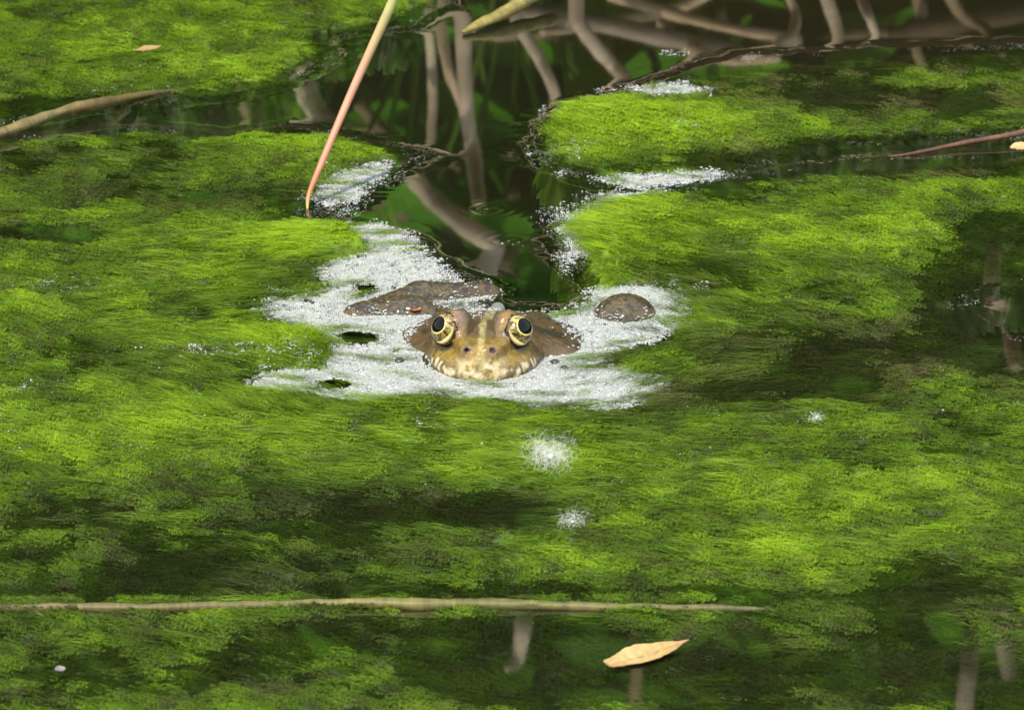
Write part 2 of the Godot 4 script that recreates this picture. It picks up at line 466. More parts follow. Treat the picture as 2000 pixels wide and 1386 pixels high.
func skin(p: Vector3, n: Vector3) -> Color:
	var n1 := nz_a.get_noise_3d(p.x * 3.0, p.y * 3.0, p.z * 3.0)
	var n2 := nz_b.get_noise_3d(p.x * 6.0, p.y * 6.0, p.z * 6.0)
	var n3 := nz_c.get_noise_3d(p.x * 16.0, p.y * 16.0, p.z * 16.0)
	var c := Color(0.105, 0.066, 0.018).lerp(Color(0.18, 0.108, 0.034), clampf(0.5 + n1, 0.0, 1.0))
	var spots := smoothstep(0.06, 0.2, nz_b.get_noise_3d(p.x * 2.3 + 50.0, p.y * 2.3, p.z * 1.5))
	c = c.lerp(Color(0.035, 0.028, 0.018), spots * smoothstep(-14.0, -24.0, p.z) * 0.85)
	# legs: greyer, wet
	if p.z < -44.0 and absf(p.x) > 8.0:
		c = c.lerp(Color(0.15, 0.105, 0.032), 0.5)
		c = c.lerp(Color(0.03, 0.025, 0.018), smoothstep(0.02, 0.16, n2) * 0.85)
		c = c.lerp(Color(0.30, 0.24, 0.13), smoothstep(0.22, 0.32, n3) * 0.35)
	# the face: tan, paler to the tip and the lips
	var front := smoothstep(-6.0, 9.0, p.z)
	c = c.lerp(Color(0.40, 0.25, 0.026).lerp(Color(0.23, 0.145, 0.018), clampf(0.5 + n1 * 1.5, 0.0, 1.0)), front * 0.9)
	var lower := smoothstep(9.0, 2.0, p.y) * smoothstep(-8.0, 2.0, p.z)
	c = c.lerp(Color(0.52, 0.35, 0.05), lower * clampf(0.35 + n2, 0.0, 1.0))
	var tip := smoothstep(9.5, 3.5, absf(p.x + 0.5)) * smoothstep(7.8, 4.2, p.y) * smoothstep(4.0, 10.0, p.z)
	c = c.lerp(Color(0.80, 0.66, 0.40), tip * clampf(0.85 + n2 * 2.0, 0.0, 1.0))
	c = c.lerp(Color(0.10, 0.065, 0.022), front * smoothstep(0.12, 0.3, n2 + 0.3 * n3) * 0.55 * (1.0 - tip))
	# barred lip
	if p.z > -12.0 and p.y < 5.5:
		var ang := atan2(p.x, p.z + 8.0)
		var u: float = ang / 0.2 + n1 * 0.8
		var fx: float = (u - floor(u) - 0.5) * 3.6
		var spot: float = smoothstep(1.35, 0.75, Vector2(fx, (p.y - 2.0 - 0.8 * sin(floor(u) * 2.4)) * 0.8).length() + n2 * 0.5)
		var band := smoothstep(4.2, 2.8, p.y + n2) * smoothstep(0.16, 0.42, absf(ang)) * smoothstep(1.35, 0.9, absf(ang))
		c = c.lerp(Color(0.10, 0.068, 0.026), band * 0.8)
		c = c.lerp(Color(0.74, 0.63, 0.38), spot * minf(band * 1.5, 1.0))
	# crown and brows
	var crown := smoothstep(9.0, 11.0, p.y) * smoothstep(8.0, 2.0, p.z) * smoothstep(-22.0, -14.0, p.z)
	c = c.lerp(Color(0.095, 0.062, 0.030), crown * 0.75)
	for e in [EYE_L, EYE_R]:
		var r: float = (p - e).length()
		var s := signf(e.x)
		if r < 8.0:
			var inner := smoothstep(-1.0, 2.5, (p.x - e.x) * -s) * smoothstep(-3.0, 0.5, p.y - e.y)
			var near := smoothstep(7.6, 5.6, r)
			c = c.lerp(Color(0.42, 0.235, 0.055).lerp(Color(0.27, 0.19, 0.14), clampf(0.5 + n1 * 2.5, 0.0, 1.0)), inner * near * 0.9)
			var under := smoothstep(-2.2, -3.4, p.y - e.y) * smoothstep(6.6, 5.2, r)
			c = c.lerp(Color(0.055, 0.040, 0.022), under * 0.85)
	for s in [-1.0, 1.0]:
		var q := (p - Vector3(-0.6 + s * 3.7, 8.6, 12.0)).length()
		c = c.lerp(Color(0.24, 0.165, 0.13), smoothstep(2.6, 1.2, q) * 0.5)
		c = c.lerp(Color(0.05, 0.026, 0.02), smoothstep(1.3, 0.7, q))
	# pale stripe down the middle
	if (p.y > 3.0 or p.z < -10.0) and p.z > -57.0:
		var wide := 0.75 + 0.5 * n1 + 0.5 * nz_a.get_noise_1d(p.z * 9.0) + smoothstep(2.0, -30.0, p.z) * 0.6
		var st := smoothstep(wide + 0.5, wide - 0.3, absf(p.x + 0.3 + n2 * 0.5)) * smoothstep(2.0, 5.5, p.y + smoothstep(-8.0, -20.0, p.z) * 9.0)
		c = c.lerp(Color(0.50, 0.42, 0.17), st * clampf(0.85 + n2, 0.3, 1.0))
	# belly and throat
	c = c.lerp(Color(0.78, 0.77, 0.66), smoothstep(-0.4, -1.3, p.y + n2 * 0.4) * smoothstep(-30.0, -10.0, p.z))
	c = c.lerp(Color(0.66, 0.64, 0.52), smoothstep(0.1, -0.7, n.y) * smoothstep(-3.0, -9.0, p.y))
	var g := (1.0 + 0.35 * n3) * (1.0 - 0.25 * smoothstep(-8.0, -16.0, p.z))
	return Color(c.r * g, c.g * g, c.b * g)

func frog_body() -> ArrayMesh:
	# head
	ell(Vector3(0, 0.6, -5.5), Vector3(16.0, 7.6, 20.6), 0.01)
	limb(Vector3(-0.6, 4.6, 8.6), Vector3(0, 4.6, -6.0), 5.2, 7.4, 5.0)
	ell(Vector3(0, -4.5, -6.0), Vector3(14.8, 6.0, 19.4), 1.0)
	for s in [-1.0, 1.0]:
		limb(Vector3(-0.6 + s * 3.6, 7.9, 11.0), Vector3(s * 6.4, 9.0, 3.6), 1.7, 2.0, 2.5)
	for e in [EYE_L, EYE_R]:
		var g: Vector3 = gaze(e)
		var s := signf(e.x)
		ell(e - g * 1.45 + Vector3(-s * 0.6, 0.8, -0.3), Vector3(5.5, 5.25, 5.7), 2.0)
		ell(e + Vector3(-s * 3.9, 1.6, -1.6), Vector3(2.9, 3.7, 5.0), 1.8)                          # brow
		limb(e + Vector3(-s * 4.4, 2.4, 1.6), e + Vector3(-s * 3.5, -2.6, 4.0), 1.3, 1.1, 1.6)
		limb(e + Vector3(-s * 2.4, -4.9, 3.0), e + Vector3(s * 3.8, -4.6, -1.2), 1.1, 1.2, 1.4)       # lower lid
	# trunk
	ell(Vector3(1.0, -4.0, -34.0), Vector3(25.0, 6.7, 29.0), 6.0)
	ell(Vector3(-16.5, -3.2, -31.0), Vector3(11.5, 5.4, 17.0), 3.0)
	ell(Vector3(18.5, -3.0, -29.0), Vector3(12.0, 5.4, 18.0), 3.0)
	ell(Vector3(22.0, -3.4, -18.0), Vector3(7.5, 4.8, 9.0), 2.5)
	ell(Vector3(0.0, -2.5, -20.0), Vector3(19.0, 8.0, 15.0), 7.0)
	ell(Vector3(0.5, -12.0, -36.0), Vector3(24.0, 10.0, 30.0), 6.0)
	for s in [-1.0, 1.0]:
		limb(Vector3(s * 12.0, -1.0, -20.0), Vector3(s * 14.0, -1.8, -50.0), 2.8, 2.4, 5.0)           # folds along the back
		limb(Vector3(s * 20.0, -7.0, -26.0), Vector3(s * 30.0, -13.0, -12.0), 5.2, 3.8, 4.0)         # arm
		limb(Vector3(s * 30.0, -13.0, -12.0), Vector3(s * 23.0, -19.0, 0.0), 3.8, 2.8, 2.0)
		for f in 4:
			var a := -0.7 + f * 0.45
			limb(Vector3(s * 23.0, -19.0, 0.0), Vector3(s * (23.0 + sin(a) * 9.0), -21.0, cos(a) * 9.0), 1.8, 0.9, 1.0)
	# left leg: thigh at the surface, shank folded behind it; right leg: only the knee comes up
	limb(Vector3(-6, -11.0, -60), Vector3(-24, -3.2, -57), 7.6, 6.8, 4.0)
	limb(Vector3(-24, -3.2, -57), Vector3(-40.0, -1.9, -53), 6.6, 4.4, 3.0)
	limb(Vector3(-40.0, -1.9, -53), Vector3(-22, -0.8, -69), 4.4, 5.6, 1.6)
	limb(Vector3(-22, -0.8, -69), Vector3(-3, -1.9, -76), 5.6, 4.6, 2.0)
	limb(Vector3(-3, -1.9, -76), Vector3(-10, -11.0, -92), 4.2, 2.4, 2.0)
	limb(Vector3(8, -14.0, -58), Vector3(34, -8.0, -58), 8.0, 7.4, 4.0)
	ell(Vector3(39.5, -1.9, -56), Vector3(9.6, 7.4, 10.5), 3.0)
	limb(Vector3(38, -6.0, -58), Vector3(24, -13.0, -80), 5.4, 3.4, 2.0)
	for s in [-1.0, 1.0]:
		var ank := Vector3(-10, -11, -92) if s < 0.0 else Vector3(24, -13, -80)
		for f in 5:
			var a := -0.6 + f * 0.3
			limb(ank, ank + Vector3(sin(a + s * 0.4) * 20.0, -7.0, -cos(a) * 20.0), 2.2, 0.9, 1.2)
	var lo := Vector3(-54, -26, -118)
	var cell := 0.6
	var bn := 5
	var bx := 36
	var by := 15
	var bz := 46
	var bs := cell * bn
	var vid := {}
	var verts := PackedVector3Array()
	var quads := PackedInt32Array()
	var sx := 1
	var sy := bx * bn + 4
	var sz := sy * (by * bn + 4)
	var bound := bs * 0.87 + 5.0
	var active := []
	for kz in bz:
		for ky in by:
			for kx in bx:
				var mid := lo + Vector3(kx + 0.5, ky + 0.5, kz + 0.5) * bs
				var ids := PackedInt32Array()
				var dmin := 1e3
				for i in prim_a.size():
					var e := prim_d(i, mid)
					if e < bound + 3.0:
						ids.append(i)
					dmin = minf(dmin, e)
				if ids.size() and dmin < bound and dmin > -bound - 4.0 and absf(field(mid, ids)) < bs * 0.87 + 1.6:
					active.append([kx, ky, kz, ids])
	var w := bn + 1
	var vals := PackedFloat32Array()
	vals.resize(w * w * w)
	var edges := []
	for blk in active:
		var o := lo + Vector3(blk[0], blk[1], blk[2]) * bs
		var ids: PackedInt32Array = blk[3]
		var neg := 0
		var n := 0
		for k in w:
			for j in w:
				for i in w:
					var d := field(o + Vector3(i, j, k) * cell, ids)
					vals[n] = d
					if d < 0.0:
						neg += 1
					n += 1
		if neg == 0 or neg == n:
			continue
		for k in bn:
			for j in bn:
				for i in bn:
					var q := (k * w + j) * w + i
					var c := [vals[q], vals[q + 1], vals[q + w], vals[q + w + 1], vals[q + w * w], vals[q + w * w + 1], vals[q + w * w + w], vals[q + w * w + w + 1]]
					var inside := 0
					for d in c:
						if d < 0.0:
							inside += 1
					if inside == 0 or inside == 8:
						continue
					var sum := Vector3.ZERO
					var cnt := 0
					for ed in [[0, 1], [2, 3], [4, 5], [6, 7], [0, 2], [1, 3], [4, 6], [5, 7], [0, 4], [1, 5], [2, 6], [3, 7]]:
						var a: float = c[ed[0]]
						var b: float = c[ed[1]]
						if (a < 0.0) != (b < 0.0):
							var t := a / (a - b)
							var ea: int = ed[0]
							var eb: int = ed[1]
							sum += Vector3(ea & 1, (ea >> 1) & 1, ea >> 2).lerp(Vector3(eb & 1, (eb >> 1) & 1, eb >> 2), t)
							cnt += 1
					var id: int = (blk[0] * bn + i) * sx + (blk[1] * bn + j) * sy + (blk[2] * bn + k) * sz
					vid[id] = verts.size()
					verts.append(o + (Vector3(i, j, k) + sum / cnt) * cell)
					var first: bool = c[0] < 0.0
					for ax in 3:
						if (c[[1, 2, 4][ax]] < 0.0) != first:
							edges.append([id, ax, first])
	for ed in edges:
		var st: Array = [[sy, sz], [sz, sx], [sx, sy]][ed[1]]
		var a: int = vid.get(ed[0], -1)
		var b: int = vid.get(ed[0] - st[0], -1)
		var c: int = vid.get(ed[0] - st[0] - st[1], -1)
		var d: int = vid.get(ed[0] - st[1], -1)
		if a < 0 or b < 0 or c < 0 or d < 0:
			continue
		if ed[2]:
			quads.append_array([a, b, c, a, c, d])
		else:
			quads.append_array([a, c, b, a, d, c])
	var nor := PackedVector3Array()
	nor.resize(verts.size())
	for i in range(0, quads.size(), 3):
		var f := (verts[quads[i + 1]] - verts[quads[i]]).cross(verts[quads[i + 2]] - verts[quads[i]])
		for k in 3:
			nor[quads[i + k]] += f
	# the faces were written with cross products pointing inwards or outwards alike: settle which
	var top := 0
	for i in verts.size():
		if verts[i].y > verts[top].y:
			top = i
	var flip := nor[top].y > 0.0
	var cols := PackedColorArray()
	for i in verts.size():
		nor[i] = nor[i].normalized() * (1.0 if flip else -1.0)
		cols.append(skin(verts[i], nor[i]))
		verts[i] *= 0.001
	if flip:
		for i in range(0, quads.size(), 3):
			var t := quads[i + 1]
			quads[i + 1] = quads[i + 2]
			quads[i + 2] = t
	print("frog ", verts.size(), " vertices, blocks ", active.size())
	return arrays(verts, nor, cols, quads)

func eye_parts(frog: Node3D, e: Vector3, mat: Material, pupil_mat: Material, lid_mat: Material) -> void:
	var g := gaze(e)
	var s := signf(e.x)
	var right := Vector3.UP.cross(g).normalized()
	var up := g.cross(right)
	var v := PackedVector3Array()
	var n := PackedVector3Array()
	var c := PackedColorArray()
	var idx := PackedInt32Array()
	var cx := s * 0.15
	var cy := 0.35
	var rows := 70
	var segs := 96
	for a in rows + 1:
		var th := PI * a / rows
		for b in segs:
			var ph := TAU * b / segs
			var l := Vector3(sin(th) * cos(ph), sin(th) * sin(ph), cos(th))
			var d := right * l.x + up * l.y + g * l.z
			v.append((e + d * EYE_RAD) * 0.001)
			n.append(d)
			var q := Vector2((l.x * EYE_RAD - cx) / 2.65, (l.y * EYE_RAD - cy) / 2.5).length()
			var m := nz_b.get_noise_3d(l.x * 60.0 + s * 40.0, l.y * 60.0, 3.0) + 0.5 * nz_c.get_noise_3d(l.x * 90.0, l.y * 90.0, s * 9.0)
			var gold := Color(0.27, 0.185, 0.018).lerp(Color(0.030, 0.022, 0.006), smoothstep(-0.25, 0.15, m))
			var lite := Color(0.48, 0.34, 0.07).lerp(Color(0.06, 0.04, 0.02), smoothstep(-0.02, 0.25, m))
			var col := gold.lerp(lite, smoothstep(1.4, 2.6, l.y * EYE_RAD - cy + 0.5 * -s * l.x * EYE_RAD))
			col = col.lerp(Color(0.80, 0.66, 0.20), smoothstep(1.13, 1.07, q))
			col = col.lerp(Color(0.05, 0.04, 0.02), smoothstep(4.2, 4.6, Vector2(l.x, l.y).length() * EYE_RAD))
			c.append(col)
	for a in rows:
		for b in segs:
			var p := a * segs + b
			var o := a * segs + (b + 1) % segs
			idx.append_array([p, p + segs, o, o, p + segs, o + segs])
	var ball := put("eye", arrays(v, n, c, fixed(v, n, idx)), mat, frog)
	# the pupil, a shallow cap on the ball
	v = PackedVector3Array()
	n = PackedVector3Array()
	idx = PackedInt32Array()
	for a in 9:
		for b in 48:
			var ph := TAU * b / 48
			var f := a / 8.0
			var x := cx + cos(ph) * 2.65 * f
			var y := cy + sin(ph) * 2.5 * f * (1.0 + 0.08 * sin(ph))
			var l := Vector3(x, y, sqrt(EYE_RAD * EYE_RAD - x * x - y * y)).normalized()
			var d := right * l.x + up * l.y + g * l.z
			v.append((e + d * (EYE_RAD + 0.05 - 0.04 * f * f)) * 0.001)
			n.append(d)
			if a < 8:
				var p := a * 48 + b
				var o := a * 48 + (b + 1) % 48
				idx.append_array([p, p + 48, o, o, p + 48, o + 48])
	put("pupil", arrays(v, n, PackedColorArray(), fixed(v, n, idx)), pupil_mat, ball)
	# pale rim of the lower lid, from the inner corner round underneath
	var pts := []
	for k in 13:
		var a := lerpf(12.0, -98.0, k / 12.0)
		var x := cos(deg_to_rad(a)) * -s
		pts.append((e + (right * x + up * sin(deg_to_rad(a))) * 4.45 + g * 2.25) * 0.001)
	var pp := smooth_path(pts, 3)
	put("eyelid", tube(pp, ramp_f([0.0001, 0.00035, 0.0006, 0.0007, 0.0006, 0.0003, 0.0001], pp.size()), ramp_c([Color(0.50, 0.40, 0.16), Color(0.62, 0.52, 0.26), Color(0.42, 0.32, 0.12)], pp.size(), 0.2), 8), lid_mat, frog)


# ---------------------------------------------------------------- small builders
func tuft(sd: int, strands: int, long: float, wide: float, lift: float, spread: float, patch: float, curl: float) -> ArrayMesh:
	var r := RandomNumberGenerator.new()
	r.seed = sd
	var v := PackedVector3Array()
	var n := PackedVector3Array()
	var c := PackedColorArray()
	var idx := PackedInt32Array()
	var segs := 4
	for k in strands:
		var p := Vector3(r.randfn() * patch * 0.9 - long * 0.3, r.randf_range(-0.3, 0.25), r.randfn() * patch * 0.5)
		var a := r.randf_range(-spread, spread) + (PI if r.randf() < 0.5 else 0.0)
		var ln := long * r.randf_range(0.55, 1.3)
		var turn := r.randf_range(-curl, curl)
		var lf := lift * r.randf_range(0.4, 1.3)
		var w := wide * r.randf_range(0.7, 1.25)
		var roll := r.randf_range(-0.9, 0.9)
		var shade := r.randf_range(0.72, 1.28)
		for i in segs + 1:
			var t := float(i) / segs
			var dir := Vector3(cos(a + turn * t), 0, sin(a + turn * t))
			var side := Vector3(-dir.z, 0, dir.x) * cos(roll) + Vector3.UP * sin(roll)
			var y := lf * sin(t * PI * 0.85)
			var ww := w * (1.0 - 0.75 * t * t) * 0.5
			var q := p + Vector3(0, y, 0)
			v.append((q - side * ww) * 0.001)
			v.append((q + side * ww) * 0.001)
			var nn := (dir * -cos(t * PI * 0.85) * lf / ln * 2.0 + side.cross(dir) * (1.0 if side.cross(dir).y >= 0.0 else -1.0)).normalized()
			n.append(nn); n.append(nn)
			c.append(Color(shade, shade, shade)); c.append(Color(shade, shade, shade))
			if i < segs:
				var o := v.size() - 2
				idx.append_array([o, o + 2, o + 1, o + 1, o + 2, o + 3])
			p += dir * ln / segs
	return arrays(v, n, c, fixed(v, n, idx))

func clumps(sd: int, heads: int, strands: int) -> ArrayMesh:      # little cushions of curled threads
	var r := RandomNumberGenerator.new()
	r.seed = sd
	var v := PackedVector3Array()
	var n := PackedVector3Array()
	var c := PackedColorArray()
	var idx := PackedInt32Array()
	for hd in heads:
		var at := Vector3(r.randfn() * 2.0, r.randf_range(-0.2, 0.35), r.randfn() * 1.7)
		var size := r.randf_range(0.55, 1.15)
		var tint := r.randf_range(0.62, 1.3)
		for k in strands:
			var a := r.randf() * TAU
			var p := at + Vector3(r.randfn() * 0.12, r.randf_range(0.2, 0.5), r.randfn() * 0.12) * size
			var dir := Vector3(cos(a), r.randf_range(0.2, 1.1), sin(a))
			var shade := tint * r.randf_range(0.85, 1.15)
			var w := r.randf_range(0.10, 0.17)
			for i in 4:
				var t := i / 3.0
				var flat_ := Vector3(-dir.z, 0, dir.x).normalized()
				v.append((p - flat_ * w * (1.0 - 0.6 * t) * 0.5) * 0.001)
				v.append((p + flat_ * w * (1.0 - 0.6 * t) * 0.5) * 0.001)
				var nn := (p - at + Vector3(0, 0.25, 0)).normalized()
				n.append(nn); n.append(nn)
				c.append(Color(shade, shade, shade)); c.append(Color(shade, shade, shade))
				if i < 3:
					var o := v.size() - 2
					idx.append_array([o, o + 2, o + 1, o + 1, o + 2, o + 3])
				p += dir.normalized() * size * 0.36
				dir += Vector3(r.randfn() * 0.3, -0.85, r.randfn() * 0.3)
	return arrays(v, n, c, fixed(v, n, idx))

func ball_mesh(segs: int, rings: int, low := -0.35) -> ArrayMesh:      # a unit bubble, cut off below
	var v := PackedVector3Array()
	var n := PackedVector3Array()
	var idx := PackedInt32Array()
	for a in rings + 1:
		var y := cos(lerpf(0.0, acos(low), float(a) / rings))
		var rr := sqrt(maxf(0.0, 1.0 - y * y))
		for b in segs:
			var ph := TAU * b / segs
			var d := Vector3(cos(ph) * rr, y, sin(ph) * rr)
			v.append(d)
			n.append(d)
			if a < rings:
				var p := a * segs + b
				var o := a * segs + (b + 1) % segs
				idx.append_array([p, p + segs, o, o, p + segs, o + segs])
	return arrays(v, n, PackedColorArray(), fixed(v, n, idx))

func stem(called: String, pix: Array, zb: float, rads: Array, cols: Array, label: String, group: String, mat: Material) -> void:
	var pts := []
	for k in range(0, pix.size(), 2):
		pts.append(R(pix[k], pix[k + 1], zb + 0.03 * sin(pix[k] * 0.7 + k)))
	var pp := smooth_path(pts, 7)
	if group == "dead reeds standing by the far bank":
		pp.insert(0, pp[0].lerp(Vector3(pp[0].x, -0.03, zb - 0.02), 0.5))
		pp.insert(0, Vector3(pp[0].x, -0.03, zb - 0.02))
	var o0 := pp[0]
	for k in pp.size():
		pp[k] -= o0
	var rr := ramp_f(rads, pp.size())
	for k in rr.size():
		rr[k] *= 0.5 * PX * 1.25
	var o := put(called, tube(pp, rr, ramp_c(cols, pp.size(), 0.35, pix[0]), 9, 0.25, int(pix[0])), mat)
	o.position = o0
	tag(o, label, "reed" if called == "dead_reed" else "twig", group)

func leaf_sheet(long: float, wide: float, outline: Array, curl: float, thick: float, cols: Array, sd: float) -> ArrayMesh:
	var v := PackedVector3Array()
	var n := PackedVector3Array()
	var c := PackedColorArray()
	var idx := PackedInt32Array()
	var nu := 28
	var nv := 8
	var ws := ramp_f(outline, nu + 1)
	var cc := ramp_c(cols, nu + 1)
	for side in 2:
		var o := v.size()
		for i in nu + 1:
			var t := float(i) / nu
			for j in nv + 1:
				var u := float(j) / nv * 2.0 - 1.0
				var rag := 1.0 + 0.10 * nz_b.get_noise_2d(t * 120.0, sd * 40.0 + signf(u) * 30.0)
				var z := u * wide * 0.5 * ws[i] * rag
				var y := curl * (u * u * 0.5 * ws[i] + (t - 0.5) * (t - 0.5) * 1.2) + 0.00025 * nz_b.get_noise_2d(t * 90.0, u * 40.0 + sd)
				v.append(Vector3((t - 0.5) * long, y - (thick if side else 0.0), z))
				n.append(Vector3(-curl * 2.4 * (t - 0.5) / long, 1, -curl * u / (wide * 0.5)).normalized() * (-1.0 if side else 1.0))
				var k := 1.0 + 0.45 * nz_b.get_noise_2d(t * 220.0 + sd * 9.0, u * 80.0) - 0.25 * exp(-u * u * 60.0)
				c.append(Color(cc[i].r * k, cc[i].g * k, cc[i].b * k))
		for i in nu:
			for j in nv:
				var p := o + i * (nv + 1) + j
				idx.append_array([p, p + nv + 1, p + 1, p + 1, p + nv + 1, p + nv + 2])
	return arrays(v, n, c, fixed(v, n, idx))

func fluff(fibres: int, reach: Vector3, sd: int) -> ArrayMesh:
	var r := RandomNumberGenerator.new()
	r.seed = sd
	var st := SurfaceTool.new()
	st.begin(Mesh.PRIMITIVE_TRIANGLES)
	for k in fibres:
		var d := Vector3(r.randfn() * 0.42, absf(r.randfn()) * 0.35, r.randfn() * 0.42)
		var o := d + Vector3(r.randfn() * 0.3, r.randfn() * 0.15, r.randfn() * 0.3) - d * r.randf() * 0.6
		var b := Vector3(o.x * reach.x, absf(o.y) * reach.y, o.z * reach.z)
		var e := Vector3(d.x * reach.x, absf(d.y) * reach.y, d.z * reach.z)
		var mid := b.lerp(e, 0.5) + Vector3(r.randfn(), absf(r.randfn()), r.randfn()) * reach.x * 0.14
		var pp := smooth_path([b, mid, e], 4)
		st.append_from(tube(pp, ramp_f([0.000016, 0.000015, 0.00001], pp.size()), ramp_c([Color(0.75, 0.75, 0.70), Color(0.75, 0.75, 0.70)], pp.size()), 4), 0, Transform3D())
	return st.commit()


func _ready() -> void:
	# ------------------------------------------------ camera, sky, sun, exposure
	var el := deg_to_rad(ELEV)
	fwd = Vector3(0, -sin(el), -cos(el))
	upv = Vector3(0, cos(el), -sin(el))
	cam_at = MID - fwd * DIST
	var cam := Camera3D.new()
	cam.name = "camera"
	cam.position = cam_at
	cam.rotation = Vector3(-el, 0, 0)
	cam.near = 0.05
	cam.far = 60.0
	var lens := CameraAttributesPhysical.new()
	lens.frustum_focal_length = 24.0 / (2.0 * 1386.0 * 0.5 * PX / DIST) * 1.0
	lens.frustum_focus_distance = DIST - 0.03
	lens.exposure_aperture = lens.frustum_focal_length / 4.0
	cam.attributes = lens
	cam.fov = rad_to_deg(2.0 * atan(1386.0 * 0.5 * PX / DIST))
	add_child(cam)
	cam.current = true
	var env := Environment.new()
	env.background_mode = Environment.BG_SKY
	var sky := Sky.new()
	var sm := ProceduralSkyMaterial.new()
	sm.sky_top_color = Color(0.72, 0.78, 0.86)
	sm.sky_horizon_color = Color(0.95, 0.95, 0.92)
	sm.sky_curve = 0.2
	sm.ground_bottom_color = Color(0.10, 0.11, 0.07)
	sm.ground_horizon_color = Color(0.25, 0.27, 0.22)
	sm.sun_angle_max = 12.0
	sky.sky_material = sm
	env.sky = sky
	env.background_energy_multiplier = 1.3
	env.tonemap_mode = Environment.TONE_MAPPER_LINEAR
	env.tonemap_exposure = 1.75
	env.sdfgi_enabled = true
	env.ssao_enabled = true
	env.ssil_enabled = true
	var we := WorldEnvironment.new()
	we.name = "world"
	we.environment = env
	add_child(we)
	var sun := DirectionalLight3D.new()
	sun.name = "sun"
	sun.light_energy = 0.95
	sun.light_color = Color(1.0, 0.96, 0.88)
	sun.light_angular_distance = 1.0
	sun.shadow_enabled = true
	sun.rotation = Vector3(deg_to_rad(-58), deg_to_rad(-28), 0)
	add_child(sun)

	rng.seed = 7
	nz_a.seed = 11
	nz_a.frequency = 0.05
	nz_a.fractal_octaves = 3
	nz_b.seed = 23
	nz_b.frequency = 0.06
	nz_b.fractal_octaves = 3
	nz_c.seed = 5
	nz_c.frequency = 0.06
	nz_c.fractal_octaves = 2
	var t0 := Time.get_ticks_msec()
	lay_out()
	print("layout ", Time.get_ticks_msec() - t0)

	build_pond()
	print("pond ", Time.get_ticks_msec() - t0)
	build_bank()
	print("bank ", Time.get_ticks_msec() - t0)
	build_frog()
	print("frog ", Time.get_ticks_msec() - t0)
	build_foam()
	print("foam ", Time.get_ticks_msec() - t0)
	build_floating()
	build_algae_threads()
	print("threads ", Time.get_ticks_msec() - t0)


func sheet(h: PackedFloat32Array, lift: float) -> Array:     # vertices and normals of the whole fine stretch
	var v := PackedVector3Array()
	var n := PackedVector3Array()
	v.resize(NX * NZ)
	n.resize(NX * NZ)
	for j in NZ:
		for i in NX:
			var q := j * NX + i
			v[q] = Vector3(GX0 + i * DX, (h[q] + lift) * 0.001, GZ0 + j * DZ)
			var l := h[q - 1 if i > 0 else q]
			var r := h[q + 1 if i < NX - 1 else q]
			var f := h[q - NX if j > 0 else q]
			var b := h[q + NX if j < NZ - 1 else q]
			n[q] = Vector3((l - r) / 2.0, 1.0, (f - b) / 3.2).normalized()
	return [v, n]

